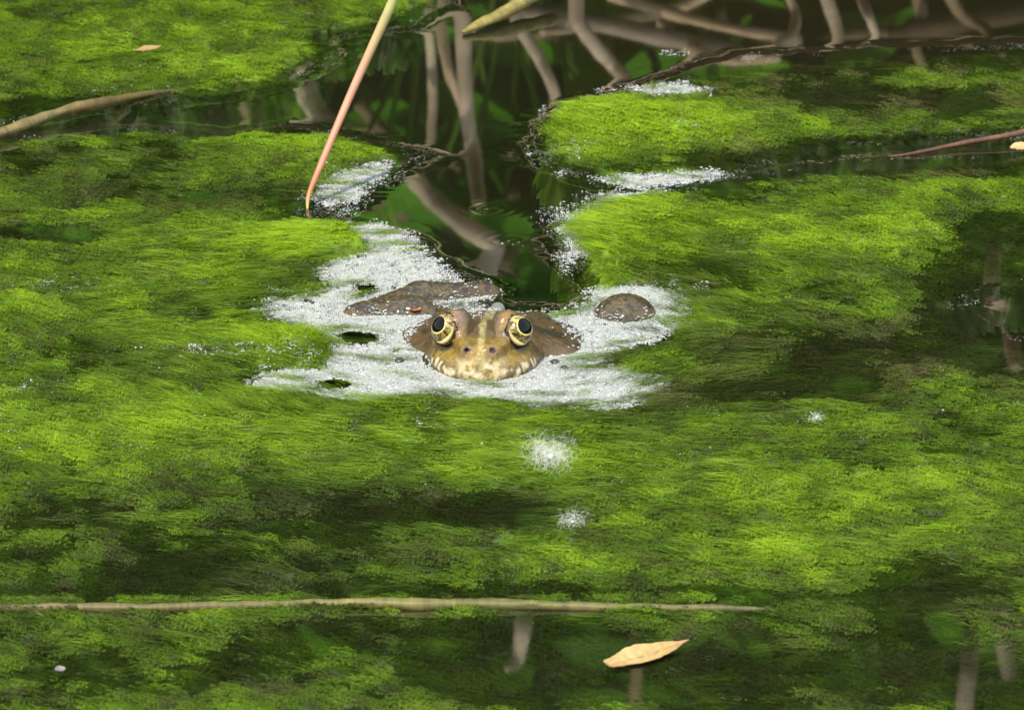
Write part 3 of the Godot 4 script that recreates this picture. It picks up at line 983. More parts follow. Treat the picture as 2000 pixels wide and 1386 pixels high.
func build_pond() -> void:
	# pond bed and bank: one ground sheet
	var v := PackedVector3Array()
	var n := PackedVector3Array()
	var c := PackedColorArray()
	var idx := PackedInt32Array()
	var gw := 90
	var gh := 150
	for j in gh + 1:
		for i in gw + 1:
			var a := (float(i) / gw - 0.5) * 2.0
			var b := (float(j) / gh - 0.5) * 2.0
			var x := a * absf(a) * 14.0 + a * 0.6
			var z := b * absf(b) * 16.0 + b * 0.6 - 0.3
			var y := -0.16 + smoothstep(-0.70, -1.15, z) * 0.34 + smoothstep(-2.6, -9.0, z) * 1.6 + smoothstep(3.0, 6.0, z) * 0.6 + smoothstep(2.0, 6.0, absf(x)) * 0.5
			y += 0.02 * nz_a.get_noise_2d(x * 60.0, z * 60.0)
			v.append(Vector3(x, y, z))
			var k := 1.0 + 0.5 * nz_b.get_noise_2d(x * 90.0, z * 90.0)
			var dry := smoothstep(-0.7, -0.9, z)
			c.append(Color(lerpf(0.016, 0.026, dry) * k, lerpf(0.014, 0.018, dry) * k, lerpf(0.006, 0.010, dry) * k))
			n.append(Vector3.UP)
			if i < gw and j < gh:
				var p := j * (gw + 1) + i
				idx.append_array([p, p + 1, p + gw + 1, p + 1, p + gw + 2, p + gw + 1])
	var ground := put("ground", arrays(v, n, c, idx), mat_of(Color(1, 1, 1), 0.95, 0.2, true))
	tag(ground, "dark muddy pond bed rising into the bank", "", "", "structure")

	# water
	var s := sheet(water_h, 0.0)
	idx = PackedInt32Array()
	for j in NZ - 1:
		for i in NX - 1:
			var q := j * NX + i
			idx.append_array([q, q + 1, q + NX, q + 1, q + NX + 1, q + NX])
	v = s[0]
	n = s[1]
	var x0 := v[0].x
	var z0 := v[0].z
	var x1 := v[NX * NZ - 1].x
	var z1 := v[NX * NZ - 1].z
	for quad in [[-7.0, -3.0, 7.0, z0], [-7.0, z1, 7.0, 5.0], [-7.0, z0, x0, z1], [x1, z0, 7.0, z1]]:
		var o := v.size()
		for p in [[0, 1], [2, 1], [0, 3], [2, 3]]:
			v.append(Vector3(quad[p[0]], 0, quad[p[1]]))
			n.append(Vector3.UP)
		idx.append_array([o, o + 1, o + 2, o + 1, o + 3, o + 2])
	var wm := StandardMaterial3D.new()
	wm.albedo_color = Color(0.006, 0.009, 0.002).linear_to_srgb()
	wm.albedo_color.a = 0.34
	wm.transparency = BaseMaterial3D.TRANSPARENCY_ALPHA
	wm.roughness = 0.02
	var water := put("water", arrays(v, n, PackedColorArray(), idx), wm)
	tag(water, "still dark pond water mirroring the dead stems", "", "", "structure")

	# the mats themselves, a dense felt that the loose threads grow out of
	s = sheet(algae_h, 0.0)
	v = s[0]
	n = s[1]
	var parts := []
	for k in 7:
		parts.append(PackedInt32Array())
	for j in NZ - 1:
		for i in NX - 1:
			var q := j * NX + i
			if maxf(maxf(algae_h[q], algae_h[q + 1]), maxf(algae_h[q + NX], algae_h[q + NX + 1])) < -13.0:
				continue
			var k := mat_region(plan(v[q].x, v[q].z))
			parts[k].append_array(PackedInt32Array([q, q + 1, q + NX, q + 1, q + NX + 1, q + NX]))
	var am := mat_of(Color(1, 1, 1), 0.55, 0.4, true)
	var names := [
		"thick green algae mat in the far left corner behind the brown stick", "speckled green algae mat under the tip of the pink grass blade", "bright algae mat left of the frog, its threads curling into the foam",
		"bright yellow-green algae tongue jutting into open water at the far right", "broad combed algae mat right behind the frog's right knee", "wide algae mat in front of the frog with two white seed tufts on it",
		"murky submerged algae on the near side of the long floating stick"]
	for k in 7:
		var re := {}
		var vv := PackedVector3Array()
		var nn := PackedVector3Array()
		var cc := PackedColorArray()
		var ii := PackedInt32Array()
		for q in parts[k]:
			if not re.has(q):
				re[q] = vv.size()
				vv.append(v[q])
				nn.append(n[q])
				var col := algae_color(tone[q] - 0.45, brown[q], 1.0 if algae_h[q] < 0.0 else 0.0)
				cc.append(col)
			ii.append(re[q])
		var mid := Vector3.ZERO
		for p in vv:
			mid += p
		mid = mid / maxi(vv.size(), 1)
		mid.y = 0.0
		var root := base("algae_mat", mid)
		for i in vv.size():
			vv[i] -= mid
		put("felt", arrays(vv, nn, cc, ii), am, root)
		tag(root, names[k], "algae", "floating mats of thread algae")
		mats.append(root)

var mats := []

func build_algae_threads() -> void:
	var m := mat_of(Color(1, 1, 1), 0.4, 0.25, true)
	m.backlight = Color(0.5, 0.5, 0.5)
	var kinds := [tuft(1, 44, 6.5, 0.10, 0.35, 0.3, 2.8, 0.7), tuft(2, 48, 3.2, 0.11, 0.45, 1.0, 2.3, 2.0), clumps(3, 9, 15)]
	var glossy := mat_of(Color(1, 1, 1), 0.32, 0.3, true)
	glossy.backlight = Color(0.5, 0.5, 0.5)
	var xs := []
	var cs := []
	for k in 21:
		xs.append([])
		cs.append(PackedColorArray())
	var pool := []
	var total := 0
	for trial in 135000:
		var x := rng.randf_range(GX0 + 0.004, GX0 + DX * (NX - 5))
		var z := rng.randf_range(GZ0 + 0.004, GZ0 + DZ * (NZ - 5))
		var h := look(algae_h, x, z)
		if h < -7.0:
			continue
		var px := plan(x, z)
		var seen_at := px.x > -120.0 and px.x < 2120.0 and px.y > -100.0 and px.y < 1480.0
		if not seen_at and rng.randf() < 0.6:
			continue
		if rng.randf() > smoothstep(-7.0, -0.5, h) * 0.75 + 0.25:
			continue
		var df := look(d_foam, x, z)
		var afloat := df > 1.5
		if afloat and (rng.randf() < 0.6 + smoothstep(1.0, 7.0, df) * 0.33 or df > 3.5 and nz_a.get_noise_2d(x * 900.0 + 30.0, z * 1500.0) < 0.12 - 6.0 * z or frog_top(x, z, -0.002)):
			continue
		# combed along x, turned along the edges of the mats
		var e := 0.004
		var gx := look(d_open, x + e, z) - look(d_open, x - e, z)
		var gz := look(d_open, x, z + e) - look(d_open, x, z - e)
		var near := smoothstep(16.0, 2.0, -look(d_open, x, z))
		var qx := x * 1000.0 - 2.0
		var qz := z * 1000.0 + 28.0
		var r4 := maxf(pow(qx * qx + qz * qz, 2.0), 1e7)
		var yaw := atan2(2.0 * 3400.0 * qx * qz / r4, 1.0 - 3400.0 * (qx * qx - qz * qz) / r4) + nz_a.get_noise_2d(x * 500.0, z * 400.0) * 0.7
		if near > 0.0 and absf(gx) + absf(gz) > 0.5:
			var to_edge := atan2(-gz, gx)
			yaw = lerp_angle(yaw, to_edge, near * 0.6)
		if absf(px.y - lerpf(1187.0, 1182.0, px.x / 1000.0)) < 8.0 and px.x < 1480.0 and nz_a.get_noise_2d(x * 1100.0, 5.0) > 0.02:
			h = 1.5
			yaw += 0.3
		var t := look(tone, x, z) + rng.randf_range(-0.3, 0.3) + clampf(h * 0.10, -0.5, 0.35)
		var combed := smoothstep(140.0, 70.0, Vector2(qx, qz * 0.7).length()) * 0.6 + 0.05
		var k := 0 if rng.randf() < combed else (1 if rng.randf() < 0.16 else 2)
		if afloat or (near > 0.3 and rng.randf() < 0.5):
			k = 0
		if afloat:
			h = 0.8
			t += 0.5
		var sc := rng.randf_range(0.75, 1.25)
		var b := Basis.from_euler(Vector3(rng.randf_range(-0.12, 0.12), yaw + rng.randf_range(-0.22, 0.22), rng.randf_range(-0.1, 0.1))).scaled(Vector3.ONE * sc)
		var w := mat_region(px)
		xs[w * 3 + k].append(Transform3D(b, Vector3(x, h * 0.001, z) - mats[w].position))
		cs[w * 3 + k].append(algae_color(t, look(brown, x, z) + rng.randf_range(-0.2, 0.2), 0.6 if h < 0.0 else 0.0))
		total += 1
	for w in 7:
		for k in 3:
			if xs[w * 3 + k].size():
				make_multi("threads", kinds[k], glossy if k == 2 else m, xs[w * 3 + k], cs[w * 3 + k], mats[w])
	print("tufts ", total)

func build_bank() -> void:
	var dead := mat_of(Color(1, 1, 1), 0.8, 0.3, true)
	var pale := [Color(0.50, 0.40, 0.27), Color(0.60, 0.49, 0.34), Color(0.50, 0.39, 0.25)]
	var tan_ := [Color(0.56, 0.42, 0.26), Color(0.50, 0.37, 0.22)]
	var dim := [Color(0.30, 0.24, 0.18), Color(0.36, 0.29, 0.22), Color(0.28, 0.22, 0.16)]
	var murk := [Color(0.26, 0.19, 0.11), Color(0.20, 0.15, 0.08)]
	var g := "dead reeds standing by the far bank"
	var h := "dead twigs hanging over the far water"
	var zb := -0.95
	stem("dead_reed", [905, 60, 910, 200, 925, 310, 936, 400], zb, [40, 36, 34, 34, 30], pale, "thickest upright grey-brown stem mirrored in the middle of the channel", g, dead)
	stem("dead_reed", [838, 60, 845, 170, 842, 290], zb - 0.05, [26, 24, 22, 20], pale, "thinner grey stem mirrored just left of the thickest one", g, dead)
	stem("dead_reed", [865, 80, 880, 150, 905, 215], zb - 0.1, [26, 24, 22, 20], tan_, "short tan stem leaning against the thickest stem's reflection", g, dead)
	stem("dead_reed", [1008, 40, 1050, 110, 1082, 178, 1076, 214], zb, [30, 28, 26, 24], pale, "slanting grey stem mirrored left of the bright far tongue of algae", g, dead)
	stem("dead_reed", [1125, 40, 1180, 110, 1222, 152, 1245, 180], zb, [36, 34, 30, 30], pale, "slanting stem whose reflection ends at the frothy far mat edge", g, dead)
	stem("dead_twig", [790, 325, 850, 392, 930, 455, 965, 478, 945, 535, 930, 600, 925, 700, 905, 820], zb - 0.02, [34, 44, 46, 46, 50, 46, 44, 40], pale, "crooked pale twig mirrored right behind the frog's back", h, dead)
	stem("dead_twig", [590, 120, 605, 190, 640, 235, 720, 260], zb, [40, 52, 44, 30], pale, "pale bent twig mirrored beside the pink grass blade", h, dead)
	stem("dead_twig", [1030, 1170, 1022, 1220, 1012, 1290, 990, 1310], zb, [30, 40, 36, 16], pale, "pale twig mirrored below the long stick, left of the yellow leaf", h, dead)
	stem("dead_twig", [1245, 1120, 1240, 1200, 1245, 1300, 1238, 1420], zb - 0.12, [26, 34, 30, 34], murk, "pale twig mirrored beside and under the floating yellow leaf", h, dead)
	stem("dead_twig", [1900, 1180, 1895, 1260, 1890, 1330, 1880, 1420], zb, [30, 38, 40, 44], dim, "pale twig mirrored near the lower right corner", h, dead)
	stem("dead_twig", [1965, 1190, 1960, 1250, 1975, 1330], zb, [40, 46, 40], dim, "thicker twig mirrored in the very lower right corner", h, dead)
	stem("dead_twig", [1945, 500, 1938, 560, 1965, 620, 1985, 720], zb, [30, 38, 36, 34], [Color(0.42, 0.28, 0.21), Color(0.38, 0.26, 0.19)], "reddish brown twig mirrored in the dark gap at right", h, dead)
	stem("dead_twig", [1010, 20, 1150, 42, 1300, 74, 1470, 108], zb - 0.08, [40, 40, 44, 40], dim, "brown branch mirrored slanting across the top right", h, dead)
	stem("dead_twig", [1190, -10, 1330, 30, 1450, 60, 1560, 74], zb - 0.04, [26, 26, 24, 20], tan_, "thinner brown branch mirrored above the slanting one", h, dead)
	stem("dead_twig", [1455, 112, 1535, 80, 1556, 32, 1535, -20], zb - 0.02, [30, 26, 22, 22], pale, "forked grey twig mirrored at the top right", h, dead)
	stem("dead_reed", [1612, -20, 1630, 40, 1642, 95], zb, [32, 30, 24], pale, "short upright stem mirrored at the top right edge", g, dead)
	stem("dead_reed", [1676, -20, 1695, 25, 1712, 66], zb, [24, 22, 20], pale, "last short stem mirrored towards the top right corner", g, dead)
	stem("dead_twig", [1740, 66, 1860, 44, 2100, 6], zb - 0.1, [30, 48, 62], [Color(0.10, 0.068, 0.042), Color(0.08, 0.055, 0.034)], "dark fallen branch mirrored in the top right corner", h, dead)

	stem("dead_twig", [980, 300, 1060, 330, 1150, 300, 1230, 330], zb - 0.25, [22, 26, 22, 12], murk, "dim twig mirrored low beside the far mat's frothy tip", h, dead)
	stem("dead_twig", [700, 200, 760, 260, 850, 300, 900, 330], zb - 0.22, [30, 26, 22, 16], murk, "dim twig mirrored across the left side of the channel", h, dead)
	stem("dead_twig", [1000, 380, 1010, 440, 990, 520, 1040, 600, 1050, 720], zb - 0.2, [40, 34, 30, 26], murk, "dim brown twig mirrored between the crooked pale twig and the right mat", h, dead)
	stem("dead_twig", [700, 400, 780, 415, 880, 400, 960, 420], zb - 0.3, [40, 46, 40, 30], murk, "dim horizontal twig mirrored above the crooked pale twig", h, dead)
	stem("dead_twig", [1100, 20, 1200, 100, 1330, 130, 1440, 160], zb - 0.24, [34, 40, 34, 30], murk, "dim twig mirrored under the slanting brown branch", h, dead)
	stem("dead_twig", [1380, -30, 1410, 30, 1400, 80, 1430, 130], zb - 0.2, [26, 26, 22, 16], murk, "dim upright twig mirrored left of the forked grey twig", h, dead)
	stem("dead_twig", [1780, -30, 1800, 30, 1790, 100, 1820, 170], zb - 0.15, [26, 30, 26, 20], murk, "dim upright twig mirrored right of the last short reed", h, dead)
	stem("dead_twig", [1060, 60, 1180, 44, 1320, 16, 1400, -20], zb - 0.13, [24, 30, 28, 22], tan_, "tan twig crossing the slanting brown branch at the top", h, dead)
	stem("dead_twig", [1290, 40, 1340, 90, 1430, 120, 1520, 118], zb - 0.06, [26, 30, 26, 18], tan_, "tan twig running along the far edge of the bright far tongue", h, dead)
	stem("dead_twig", [1580, 100, 1640, 70, 1760, 62, 1900, 90], zb - 0.1, [22, 28, 26, 20], murk, "bowed dim twig behind the short reeds at the top right", h, dead)
	stem("dead_twig", [1850, -20, 1880, 30, 1930, 60, 1960, 110], zb - 0.05, [30, 26, 22, 16], murk, "bent dim twig crossing the dark fallen branch", h, dead)
	stem("dead_twig", [880, 40, 960, 70, 1040, 66, 1120, 84], zb - 0.16, [22, 22, 18, 14], tan_, "thin tan twig crossing behind the thickest reed", h, dead)
	stem("dead_twig", [470, 180, 480, 215, 520, 250], zb - 0.04, [30, 28, 18], murk, "short dim twig mirrored left of the pale bent twig", h, dead)
	# leafy shrubs on the bank
	var leaf := leaf_sheet(0.05, 0.024, [0.05, 0.7, 1.0, 0.85, 0.5, 0.06], 0.004, 0.0004, [Color(1, 1, 1), Color(1, 1, 1)], 3.0)
	var lm := mat_of(Color(1, 1, 1), 0.55, 0.2, true)
	lm.backlight = Color(0.5, 0.6, 0.3)
	var pl := mat_of(Color(0.06, 0.20, 0.008), 0.55, 0.2)
	pl.backlight = Color(0.5, 0.6, 0.3)
	var pl2 := mat_of(Color(0.085, 0.24, 0.012), 0.55, 0.2)
	pl2.backlight = Color(0.5, 0.6, 0.3)
	var bark := mat_of(Color(1, 1, 1), 0.9, 0.2, true)
	var spots := [[-0.95, -1.5, 1.0], [-0.48, -1.6, 1.05], [-0.08, -1.45, 0.95], [0.32, -1.6, 1.1], [0.72, -1.5, 1.0], [1.2, -1.65, 1.1], [-1.45, -1.65, 1.1], [-0.7, -2.4, 1.7], [-0.15, -2.3, 1.8], [0.45, -2.45, 1.8], [1.05, -2.4, 1.7], [1.7, -2.5, 1.9], [-1.35, -2.45, 1.8]]
	var where := ["in front row, third from the left end", "in front row, left of the thickest dead reed", "in front row, directly behind the thickest dead reed", "in front row, behind the slanting reeds", "in front row, second from the right end", "at the right end of the front row", "at the left end of the front row",
		"in back row, left of the middle", "in back row at the middle", "in back row, right of the middle", "in back row, second from right end", "at the right end of the back row", "at the left end of the back row"]
	for k in spots.size():
		var sp: Array = spots[k]
		var root := base("shrub", Vector3(sp[0], 0.16, sp[1]))
		var big: float = sp[2]
		tag(root, "leafy green bank shrub " + where[k], "shrub", "shrubs on the far bank")
		var lx := []
		var lc := PackedColorArray()
		for b in 9:
			var a := rng.randf() * TAU
			var tip := Vector3(cos(a) * 0.34 * big, big * rng.randf_range(0.2, 1.0), sin(a) * 0.28 * big)
			var pp := smooth_path([Vector3(cos(a) * 0.02, -0.1, sin(a) * 0.02), tip * 0.35 + Vector3(0, 0.12 * big, 0), tip], 6)
			put("limb", tube(pp, ramp_f([0.012 * big, 0.007 * big, 0.002], pp.size()), ramp_c([Color(0.16, 0.12, 0.08), Color(0.10, 0.10, 0.04)], pp.size(), 0.3), 7), bark, root)
			for l in int(480 * big):
				var f := rng.randf_range(0.3 if big < 1.5 else 0.05, 1.0)
				var p: Vector3 = pp[int(f * (pp.size() - 1))] + Vector3(rng.randfn(), rng.randfn() * 0.8, rng.randfn()) * 0.10 * big
				var ba := Basis.from_euler(Vector3(rng.randf_range(-1.1, 1.3), rng.randf() * TAU, rng.randf_range(-1.0, 1.0))).scaled(Vector3.ONE * rng.randf_range(0.7, 1.3) * (1.0 if big < 1.5 else 1.5))
				lx.append(Transform3D(ba, p))
				var q := clampf(0.5 + nz_a.get_noise_3d(p.x * 120.0 + k * 50.0, p.y * 120.0, p.z * 120.0) * 1.6, 0.0, 1.0)
				lc.append(Color(0.030, 0.10, 0.006).lerp(Color(0.085, 0.24, 0.012), q))
		for l in int(25 * big):          # a skirt of low, partly withered leaves
			var p := Vector3(rng.randfn() * 0.26, absf(rng.randfn()) * 0.2 - 0.03, rng.randfn() * 0.2 + 0.1) * Vector3(big, 1.0, big)
			lx.append(Transform3D(Basis.from_euler(Vector3(rng.randf() * 3.0, rng.randf() * TAU, rng.randf() * 3.0)).scaled(Vector3.ONE * rng.randf_range(0.5, 1.2)), p))
			lc.append(Color(0.10, 0.065, 0.03).lerp(Color(0.03, 0.06, 0.006), rng.randf()))
		make_multi("foliage", leaf, lm, lx, lc, root)

	# broad-leaved plants between the reeds and the shrubs
	var broad := leaf_sheet(0.055, 0.030, [0.1, 0.75, 1.0, 0.95, 0.75, 0.45, 0.06], 0.012, 0.0005, [Color(1, 1, 1), Color(1, 1, 1)], 6.0)
	var pw := ["between the thickest reed and the slanting reeds", "left of the thickest reed", "behind the crooked pale twig", "below the far right tongue of algae", "behind the two lower right twigs", "at the left, beside the pale bent twig", "far right, behind the reddish twig", "behind the yellow leaf's twig"]
	var at := [[1000, 130], [740, 120], [1040, 430], [860, 300]]
	for k in at.size():
		var mid := R(at[k][0], at[k][1], -1.16)
		var root := base("broadleaf_plant", Vector3(mid.x, -0.05, mid.z))
		tag(root, "broad-leaved green bank plant " + pw[k], "plant", "broad-leaved plants on the far bank")
		for l in 26:
			var a := rng.randf() * TAU
			var hh := (mid.y + 0.05) * rng.randf_range(0.6, 1.05)
			var end := Vector3(cos(a) * 0.09, hh, sin(a) * 0.06)
			var pp := smooth_path([Vector3.ZERO, Vector3(cos(a) * 0.02, hh * 0.6, sin(a) * 0.02), end], 4)
			var st := put("stalk", tube(pp, ramp_f([0.002, 0.0012], pp.size()), ramp_c([Color(0.10, 0.14, 0.03), Color(0.08, 0.16, 0.02)], pp.size()), 5), bark, root)
			var lf := put("leaf", broad, pl if l % 2 else pl2, root)
			lf.position = end
			lf.rotation = Vector3(rng.randf_range(0.2, 1.2), rng.randf_range(-1.2, 1.2), rng.randf_range(-0.6, 0.6))

func build_frog() -> void:
	var frog := base("frog", Vector3(0, 0.0005, 0.0015))
	frog.rotation.y = deg_to_rad(-2.5)
	tag(frog, "brown and gold frog with its head up in white foam, pale stripe down its snout", "frog")
	var sk := mat_of(Color(1, 1, 1), 0.42, 0.4, true)
	sk.clearcoat_enabled = true
	sk.clearcoat = 0.45
	sk.clearcoat_roughness = 0.12
	sk.uv1_triplanar = true
	sk.uv1_scale = Vector3.ONE * 110.0
	sk.heightmap_enabled = true
	sk.heightmap_scale = 0.028
	sk.heightmap_texture = noise_tex(0.055, 3, 4, 512, grad([Color(0, 0, 0), Color(0.35, 0.35, 0.35), Color(0.5, 0.5, 0.5), Color(1, 1, 1)]))
	sk.albedo_texture = noise_tex(0.05, 4, 9, 512, grad([Color(0.55, 0.52, 0.50), Color(0.86, 0.85, 0.84), Color(0.95, 0.95, 0.95), Color(1, 1, 1)]))
	sk.subsurf_scatter_enabled = true
	sk.subsurf_scatter_strength = 0.05
	put("body", frog_body(), sk, frog)
	var em := mat_of(Color(1, 1, 1), 0.12, 0.5, true)
	em.clearcoat_enabled = true
	em.clearcoat = 1.0
	em.clearcoat_roughness = 0.03
	var pm := mat_of(Color(0.003, 0.003, 0.003), 0.12, 0.25)
	pm.clearcoat_enabled = true
	pm.clearcoat = 0.22
	pm.clearcoat_roughness = 0.05
	var lm := mat_of(Color(1, 1, 1), 0.4, 0.5, true)
	for e in [EYE_L, EYE_R]:
		eye_parts(frog, e, em, pm, lm)

func frog_top(x: float, z: float, over: float) -> bool:      # whether the frog stands higher than that above the foam there
	var p := Vector3(x, 0.0003 + over, z - 0.0015).rotated(Vector3.UP, deg_to_rad(2.5)) * 1000.0
	for i in prim_a.size():
		if prim_d(i, p) < 0.0:
			return true
	return false

func build_foam() -> void:
	# a milky skin of burst bubbles, then the bubbles
	var root := base("foam", Vector3.ZERO)
	tag(root, "white bubbly foam ringing the frog and trailing to the far mats", "foam", "", "stuff")
	var v := PackedVector3Array()
	var n := PackedVector3Array()
	var re := {}
	var idx := PackedInt32Array()
	for j in NZ - 1:
		for i in NX - 1:
			var q := j * NX + i
			var x := (GX0 + i * DX) * 1000.0
			var z := (GZ0 + j * DZ) * 1000.0
			var lim := nz_b.get_noise_2d(x * 4.0 + 300.0, z * 3.0) * 2.4 + nz_a.get_noise_2d(x * 2.0, z * 1.5) * 3.0 + 1.5
			if d_foam[q] < lim:
				continue
			var hole := nz_b.get_noise_2d(x * 1.6 + 77.0, z * 1.2)
			if hole > 0.6 and d_foam[q] < 8.0:
				continue
			for o in [q, q + 1, q + NX, q + NX + 1]:
				if not re.has(o):
					re[o] = v.size()
					var ii: int = o % NX
					var jj: int = o / NX
					var xx := GX0 + ii * DX
					var zz := GZ0 + jj * DZ
					v.append(Vector3(xx, 0.00062 + 0.0002 * nz_b.get_noise_2d(xx * 3000.0, zz * 2500.0), zz))
					n.append(Vector3(nz_c.get_noise_2d(xx * 9000.0, zz * 9000.0) * 0.5, 1, nz_c.get_noise_2d(xx * 9000.0 + 50.0, zz * 9000.0) * 0.5).normalized())
			idx.append_array([re[q], re[q + 1], re[q + NX], re[q + 1], re[q + NX + 1], re[q + NX]])
	put("foam_skin", arrays(v, n, PackedColorArray(), idx), mat_of(Color(0.33, 0.36, 0.28), 0.2, 0.6), root)
	var bub := ball_mesh(10, 5)
	var bm := mat_of(Color(1, 1, 1), 0.12, 0.5, true)
	var xf := []
	var clear := []
	var cs := PackedColorArray()
	var step := 0.00062
	var z := GZ0 + 0.005
	while z < 0.12:
		var x := GX0 + 0.005
		while x < GX0 + DX * (NX - 6):
			var px := x + rng.randf_range(-0.3, 0.3) * step
			var pz := z + rng.randf_range(-0.3, 0.3) * step
			x += step
			var i := int((px - GX0) / DX)
			var j := int((pz - GZ0) / DZ)
			var q := j * NX + i
			var df := d_foam[q]
			var fr := froth[q]
			if df < -6.0 and fr < 0.12:
				continue
			var lim := nz_b.get_noise_2d(px * 4000.0 + 300.0, pz * 3000.0) * 2.4
			lim += nz_a.get_noise_2d(px * 2000.0, pz * 1500.0) * 3.0 - 0.6
			var inside := rng.randf() < smoothstep(-3.0, 1.5, df - lim) * (1.0 - 0.35 * smoothstep(0.1, 0.45, nz_b.get_noise_2d(px * 1500.0 + 400.0, pz * 1300.0)))
			if not inside and df > 0.0 and fr < 0.13:
				continue
			if not inside and fr < 0.13 and rng.randf() > 0.05 * smoothstep(-0.25, 0.5, nz_a.get_noise_2d(px * 900.0, pz * 500.0)):
				continue
			if not inside and fr >= 0.13 and rng.randf() > fr * 0.85 * smoothstep(-0.35, 0.35, nz_c.get_noise_2d(px * 2600.0, pz * 1800.0) + fr * 0.4):
				continue
			if inside and nz_b.get_noise_2d(px * 1600.0 + 77.0, pz * 1200.0) > 0.56 and df < 16.0 and rng.randf() < 0.85:
				continue
			var rise := 0.0
			if inside and frog_top(px, pz, 0.0):
				while rise < 0.0032 and frog_top(px, pz, rise):
					rise += 0.0004
				if pz > -0.013 or rng.randf() > smoothstep(0.0026, 0.0004, rise + 0.0032 * nz_b.get_noise_2d(px * 4000.0, pz * 2400.0)):
					if rng.randf() > 0.012 or rise > 0.003:
						continue
			var r := (0.00024 + 0.00018 * rng.randf() + (0.0004 * rng.randf() if rng.randf() < 0.14 else 0.0)) * (1.0 if inside else 0.72)
			r *= lerpf(0.85, 1.15, smoothstep(-0.05, 0.01, pz)) * (0.6 if fr < 0.13 and not inside else 1.0)
			if inside and df > 2.0 and rng.randf() < lerpf(0.03, 0.10, smoothstep(-0.02, 0.01, pz)):
				var rb := rng.randf_range(0.45, 0.95) * 0.001
				clear.append(Transform3D(Basis.from_scale(Vector3(rb, rb * 0.8, rb)), Vector3(px, 0.0006, pz)))
				continue
			var y := maxf(0.0003, look(algae_h, px, pz) * 0.001 + 0.0004) if not inside else 0.00050 + rng.randf() * 0.00022 + rise
			xf.append(Transform3D(Basis.from_scale(Vector3(r, r * rng.randf_range(0.38, 0.6), r)), Vector3(px, y, pz)))
			var w := rng.randf_range(0.29, 0.42)
			cs.append(Color(w, w, w * 0.96))
		z += step
	print("bubbles ", xf.size())
	make_multi("bubbles", bub, bm, xf, cs, root)

	# clear bubbles large enough to tell apart
	var film := StandardMaterial3D.new()
	film.albedo_color = Color(0.7, 0.72, 0.68, 0.25)
	film.transparency = BaseMaterial3D.TRANSPARENCY_ALPHA
	film.roughness = 0.03
	make_multi("clear_bubbles", ball_mesh(14, 6, 0.0), film, clear, PackedColorArray(), root)
	var big := ball_mesh(20, 10, -0.1)
	var spots := [[972, 604, 2.2, "largest clear bubble, resting on the frog's back at the end of its stripe"], [850, 604, 0.9, "clear bubble beside the frog's left thigh"], [832, 606, 0.8, "smaller clear bubble next to the red flake by the thigh"],
		[868, 757, 0.8, "small clear bubble in foam under the frog's chin, leftmost"], [880, 764, 0.9, "small clear bubble in foam under the frog's chin, second from the left"], [896, 768, 1.0, "small clear bubble in foam under the frog's chin, third from the left"], [905, 760, 0.7, "small clear bubble in foam under the frog's chin, fourth from the left"], [912, 772, 0.8, "small clear bubble in foam under the frog's chin, fifth from the left"], [930, 770, 1.05, "small clear bubble in foam under the frog's chin, middle one, largest"], [940, 760, 0.7, "small clear bubble in foam under the frog's chin, fifth from the right"], [948, 774, 0.8, "small clear bubble in foam under the frog's chin, fourth from the right"], [962, 769, 1.0, "small clear bubble in foam under the frog's chin, third from the right"], [985, 772, 0.8, "small clear bubble in foam under the frog's chin, second from the right"], [1000, 764, 0.7, "small clear bubble in foam under the frog's chin, rightmost"]]
	for s in spots:
		var o := put("bubble", big, film)
		o.position = G(s[0], s[1], 0.0008 if s[2] < 2.0 else 0.0022)
		o.scale = Vector3.ONE * s[2] * 0.001
		tag(o, s[3] if s[3] != "" else "small clear bubble in the foam under the frog's chin", "bubble", "clear bubbles in the foam")

